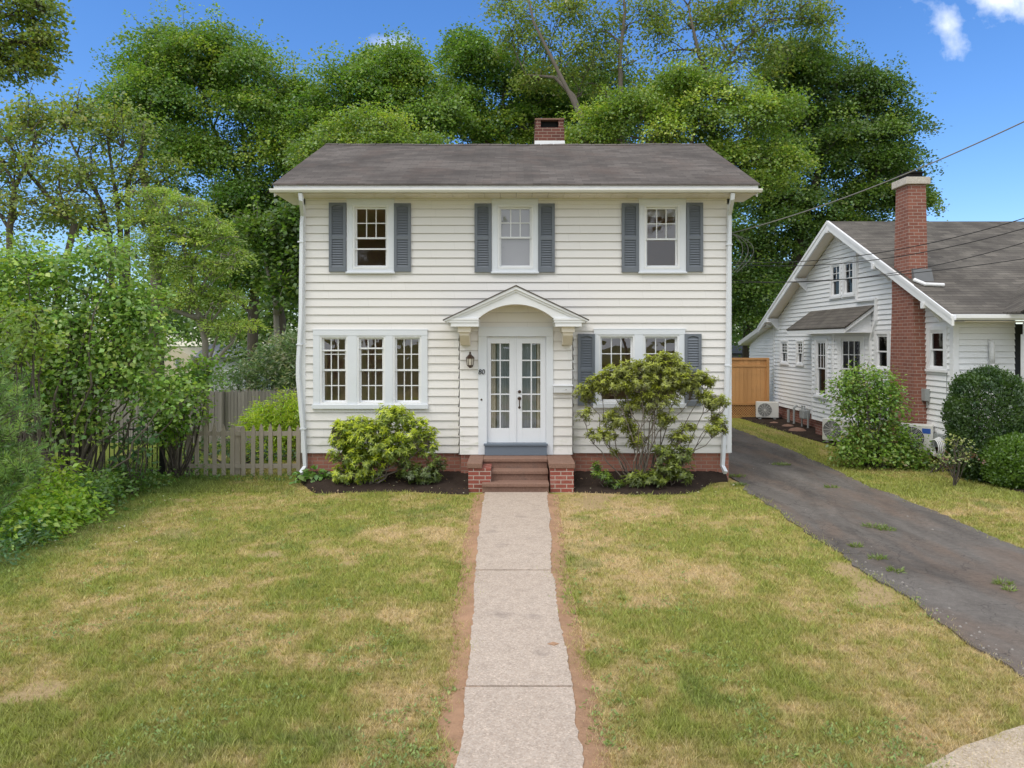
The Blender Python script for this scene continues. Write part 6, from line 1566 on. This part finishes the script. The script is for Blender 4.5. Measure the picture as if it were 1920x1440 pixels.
rhody('azalea_bush', 'small fresh green azalea seedling in the mulch right of the steps',
      [(1125, 890, 16, 8), (1155, 908, 16, 8), (1140, 898, 12, 8), (1117, 875, 10, 8)], 12.6, 55, 320, [(.07, .13, .02), (.24, .36, .04)], (1.65, 12.65, .05), 1, L=.075, k=9, fresh=.6, rs=.007)

# shrubs in front of the bungalow
shrub('vine_bush', 'tall tangled vine covered bush in front of the bungalow bay window',
      [(1612, 708, 32, 14), (1585, 728, 22, 24), (1655, 718, 28, 24), (1600, 765, 26, 30), (1665, 755, 24, 34), (1630, 745, 30, 26), (1610, 815, 40, 30), (1660, 810, 40, 26), (1590, 845, 24, 26), (1640, 850, 44, 22), (1690, 840, 36, 24), (1720, 855, 24, 16), (1615, 690, 12, 10), (1700, 870, 34, 10)],
      15.0, [(.11, .20, .035), (.23, .34, .05), (.22, .21, .06)], .07, 120, .22, 26, 61, 20, wide=.65, base=(7.6, 15.1, 0), droop=.4, inner=.2)
def clipped(name, label, c, rx, ry, rz, seed, colors, leaf=.045, n=15000, box=2.6):
    r = np.random.default_rng(seed)
    t = thing(name, label, 'shrub', (c[0], c[1], 0))
    d = rand_dir(r, n); e = (np.abs(d / np.array((1, 1, 1))) ** box).sum(1) ** (-1 / box)
    lump = 1 + .05 * np.sin(d[:, 0] * 7 + 1) * np.sin(d[:, 2] * 8) + .035 * np.sin(d[:, 0] * 17) * np.sin(d[:, 1] * 15 + 2) * np.sin(d[:, 2] * 19)
    f = e * lump * (1 - .22 * r.random(n) ** 2.2 + .045 * np.abs(r.normal(size=n)))
    P = np.array(c) + d * f[:, None] * np.array((rx, ry, rz)); P[:, 2] = np.maximum(P[:, 2], .03)
    D = nrm(d * .6 + np.array((0, 0, .6)) + r.normal(size=(n, 3)) * .55); N = nrm(d + np.array((0, 0, .5)) + r.normal(size=(n, 3)) * .5)
    L = leaf * (.7 + .7 * r.random(n)); V = leaf_quads(P, D, N, L, L * .6, .12, .1)
    q = np.clip(fbm(d[:, 0] * 3 + 9, d[:, 2] * 3 + 5, 2.2, seed) * 1.3 - .2 + .3 * (r.random(n) - .5), 0, 1)[:, None]
    A, B = np.array(colors[0]), np.array(colors[1]); col = (A + (B - A) * q) * (.8 + .4 * r.random((n, 1)))
    raw_mesh('foliage', V, quadF(n), 'leaf', t, np.repeat(col, 4, 0))
    b = MB()
    for j in range(14): b.tube(bez(np.array((c[0], c[1], -.05)) + r.normal(size=3) * .06 * np.array((1, 1, 0)), np.array(c) + rand_dir(r, 1)[0] * np.array((rx, ry, rz)) * .7, r, .1, 6), np.linspace(.02, .006, 6), 5)
    b.build('stems', 'bark_dark', t)
cc = W(1850, 790, 13.7)
clipped('round_shrub', 'dense clipped dome shaped dark green shrub at the bungalow porch corner', (cc[0], 13.7, 1.02), .60, .58, 1.02, 62, [(.030, .080, .020), (.105, .185, .035)], .05, 30000, 2.9)
cc = W(1902, 850, 13.0)
clipped('low_shrub', 'bright green low trimmed shrub at the right edge in front of the dome shaped one', (cc[0], 13.0, .45), .46, .46, .46, 63, [(.075, .165, .02), (.18, .30, .03)], .05, 14000, 2.5)
tree('sapling', 'spindly young sapling with pale variegated leaves on the strip of grass beside the driveway',
     [[np.array((8.03, 13.0, -.05)), W(1789, 885, 13.0), W(1792, 862, 13.0), W(1790, 845, 13.0), W(1796, 826, 13.0)]],
     [(1778, 846, 14, 12), (1806, 838, 16, 12), (1790, 826, 10, 8), (1818, 856, 14, 10), (1770, 862, 12, 8), (1800, 862, 14, 8)],
     13.0, [(.15, .20, .06), (.40, .42, .18), (.14, .08, .05)], .050, 60, .11, 10, 64, 'bark_dark', .020, knobs=0, twig=.9)
shrub('ground_ivy', 'low dark ivy mat at the foot of the vine covered bush', [(1745, 872, 22, 8), (1770, 868, 12, 8)], 14.6, [(.06, .11, .03), (.14, .2, .05)], .06, 120, .12, 8, 65, 4, base=(8.6, 14.5, 0))

# weeds in the asphalt and along the edges
def weed(px, py, rx, seed, label):
    g = G(px, py); r = np.random.default_rng(seed); rx *= .72; n = int(170 * rx / .12)
    a = r.random(n) * 6.283; q = np.sqrt(r.random(n)) * rx
    P = np.stack([g[0] + np.cos(a) * q * 1.3, g[1] + np.sin(a) * q * .8, np.full(n, .015)], 1)
    D = nrm(np.stack([np.cos(a) * .7, np.sin(a) * .7, .35 + .5 * r.random(n)], 1) + r.normal(size=(n, 3)) * .35); L = .03 + .05 * r.random(n)
    V = leaf_quads(P, D, nrm(r.normal(size=(n, 3)) + np.array((0, 0, 1))), L, L * .16, .1, .2)
    c = (np.array((.13, .22, .035)) + (np.array((.26, .31, .07)) - np.array((.13, .22, .035))) * r.random((n, 1))) * (.8 + .4 * r.random((n, 1)))
    tag(raw_mesh('weed_tuft', V, quadF(n), 'leaf', None, np.repeat(c, 4, 0)), label, 'weed', 'grass tufts growing in the driveway')
for k, (px, py, rx, l) in enumerate([(1640, 990, .17, 'flat grass tuft in the middle of the driveway at its upper crack'), (1662, 996, .12, 'small grass tuft touching the flat one in the middle of the driveway'), (1605, 1027, .09, 'tiny upright grass tuft near the lawn side of the driveway'), (1645, 1050, .10, 'thin grass tuft on the driveway between the tiny upright one and the yellowish one'),
        (1680, 1074, .10, 'yellowish grass tuft low in the driveway near the front lawn'), (1880, 1097, .11, 'largest bright grass tuft at the right edge of the driveway'), (1893, 1110, .06, 'small companion tuft just below the largest bright tuft'), (1465, 873, .20, 'long grass tuft in the driveway nearest the house corner'), (1558, 916, .12, 'single grass tuft across the driveway from the sapling'), (1380, 895, .17, 'leafy weed clump at the downspout foot beside the driveway'), (1385, 911, .15, 'second leafy weed clump on the driveway edge just below the downspout')]):
    weed(px, py, rx, 100 + k, l)
r = np.random.default_rng(9)
# loose stones along the near driveway edge, and leaf litter
V = []; F = []; 
for k in range(60):
    y = 5.4 + r.random() * 3.2 if k < 50 else 5.4 + r.random() * 12; x = (float(drive_l(np.array([y]))[0]) + .05 + abs(r.normal()) * .12) if k < 50 else (float(drive_l(np.array([y]))[0]) + 2.4 * r.random()); s = .008 + .014 * r.random()
    b0 = len(V); V += [(x + s * math.cos(a) * r.uniform(.6, 1), y + s * math.sin(a) * r.uniform(.6, 1), .018) for a in np.linspace(0, 6.283, 6)[:-1]] + [(x, y, .018 + s * .7)]
    F += [(b0 + j, b0 + (j + 1) % 5, b0 + 5) for j in range(5)]
tag(raw_mesh('loose_gravel', np.array(V), np.array(F), 'pebble'), 'scattered pale pebbles along the broken driveway edge', 'gravel', kind='stuff')
n = 260; x = np.concatenate([r.uniform(-6.2, -4.8, 90), r.uniform(-4, 4, 170)]); y = np.concatenate([r.uniform(9, 12.6, 90), r.uniform(12.3, 13.3, 170)])
z = np.where(y > bed_front(x), .03 + .15 * np.clip((y - bed_front(x)) / (13.75 - bed_front(x)) * 1.5, 0, 1) ** .8, .035)
D = nrm(np.stack([r.normal(size=n), r.normal(size=n), .2 * r.normal(size=n)], 1)); L = .025 + .03 * r.random(n)
V = leaf_quads(np.stack([x, y, z], 1), D, nrm(r.normal(size=(n, 3)) * .4 + np.array((0, 0, 1))), L, L * .6, .2, .1)
c = np.where((r.random(n) < .45)[:, None], np.array((.62, .60, .45)), np.array((.33, .20, .11))) * (.7 + .5 * r.random((n, 1)))
tag(raw_mesh('fallen_leaves', V, quadF(n), 'leaf', None, np.repeat(c, 4, 0)), 'scattered fallen petals and dry leaves on the lawn edge and mulch', 'leaf litter', kind='stuff')
lf = MB(); g = G(1037, 1217); lf.hexa([(g[0] - .05, g[1], .041), (g[0] + .01, g[1] - .035, .041), (g[0] + .055, g[1] + .005, .041), (g[0], g[1] + .03, .041)], [(g[0] - .05, g[1], .046), (g[0] + .01, g[1] - .035, .05), (g[0] + .055, g[1] + .005, .046), (g[0], g[1] + .03, .052)])
tag(lf.build('fallen_leaf', 'dirt', None), 'single curled brown leaf lying on the front walk', 'leaf')

# the trees across the street, behind the camera: they are what the front windows mirror
def copy_tree(src, loc, rz, label):
    t = src.copy(); COL.objects.link(t); t.location = loc; t.rotation_euler = (0, 0, rz); t['label'] = label
    for ch in list(src.children):
        c = ch.copy(); COL.objects.link(c); c.parent = t
    return t
mp = [o for o in COL.objects if o.name.startswith('maple_tree') and o.parent is None]
for k, (i, x, y, rz, l) in enumerate([(0, -9.5, -20, 0.3, 'broad maple across the street mirrored in the upper left window'), (1, -4, -30, 2.2, 'round topped maple across the street facing the front door'), (3, 9, -26, .4, 'dark maple across the street mirrored beside the front walk'), (4, 26, -30, 3.0, 'huge dark maple across the street on the driveway side'), (1, -34, -28, 4.0, 'round topped maple across the street far to the left')]):
    copy_tree(mp[i], (x, y, -.1), rz, l)
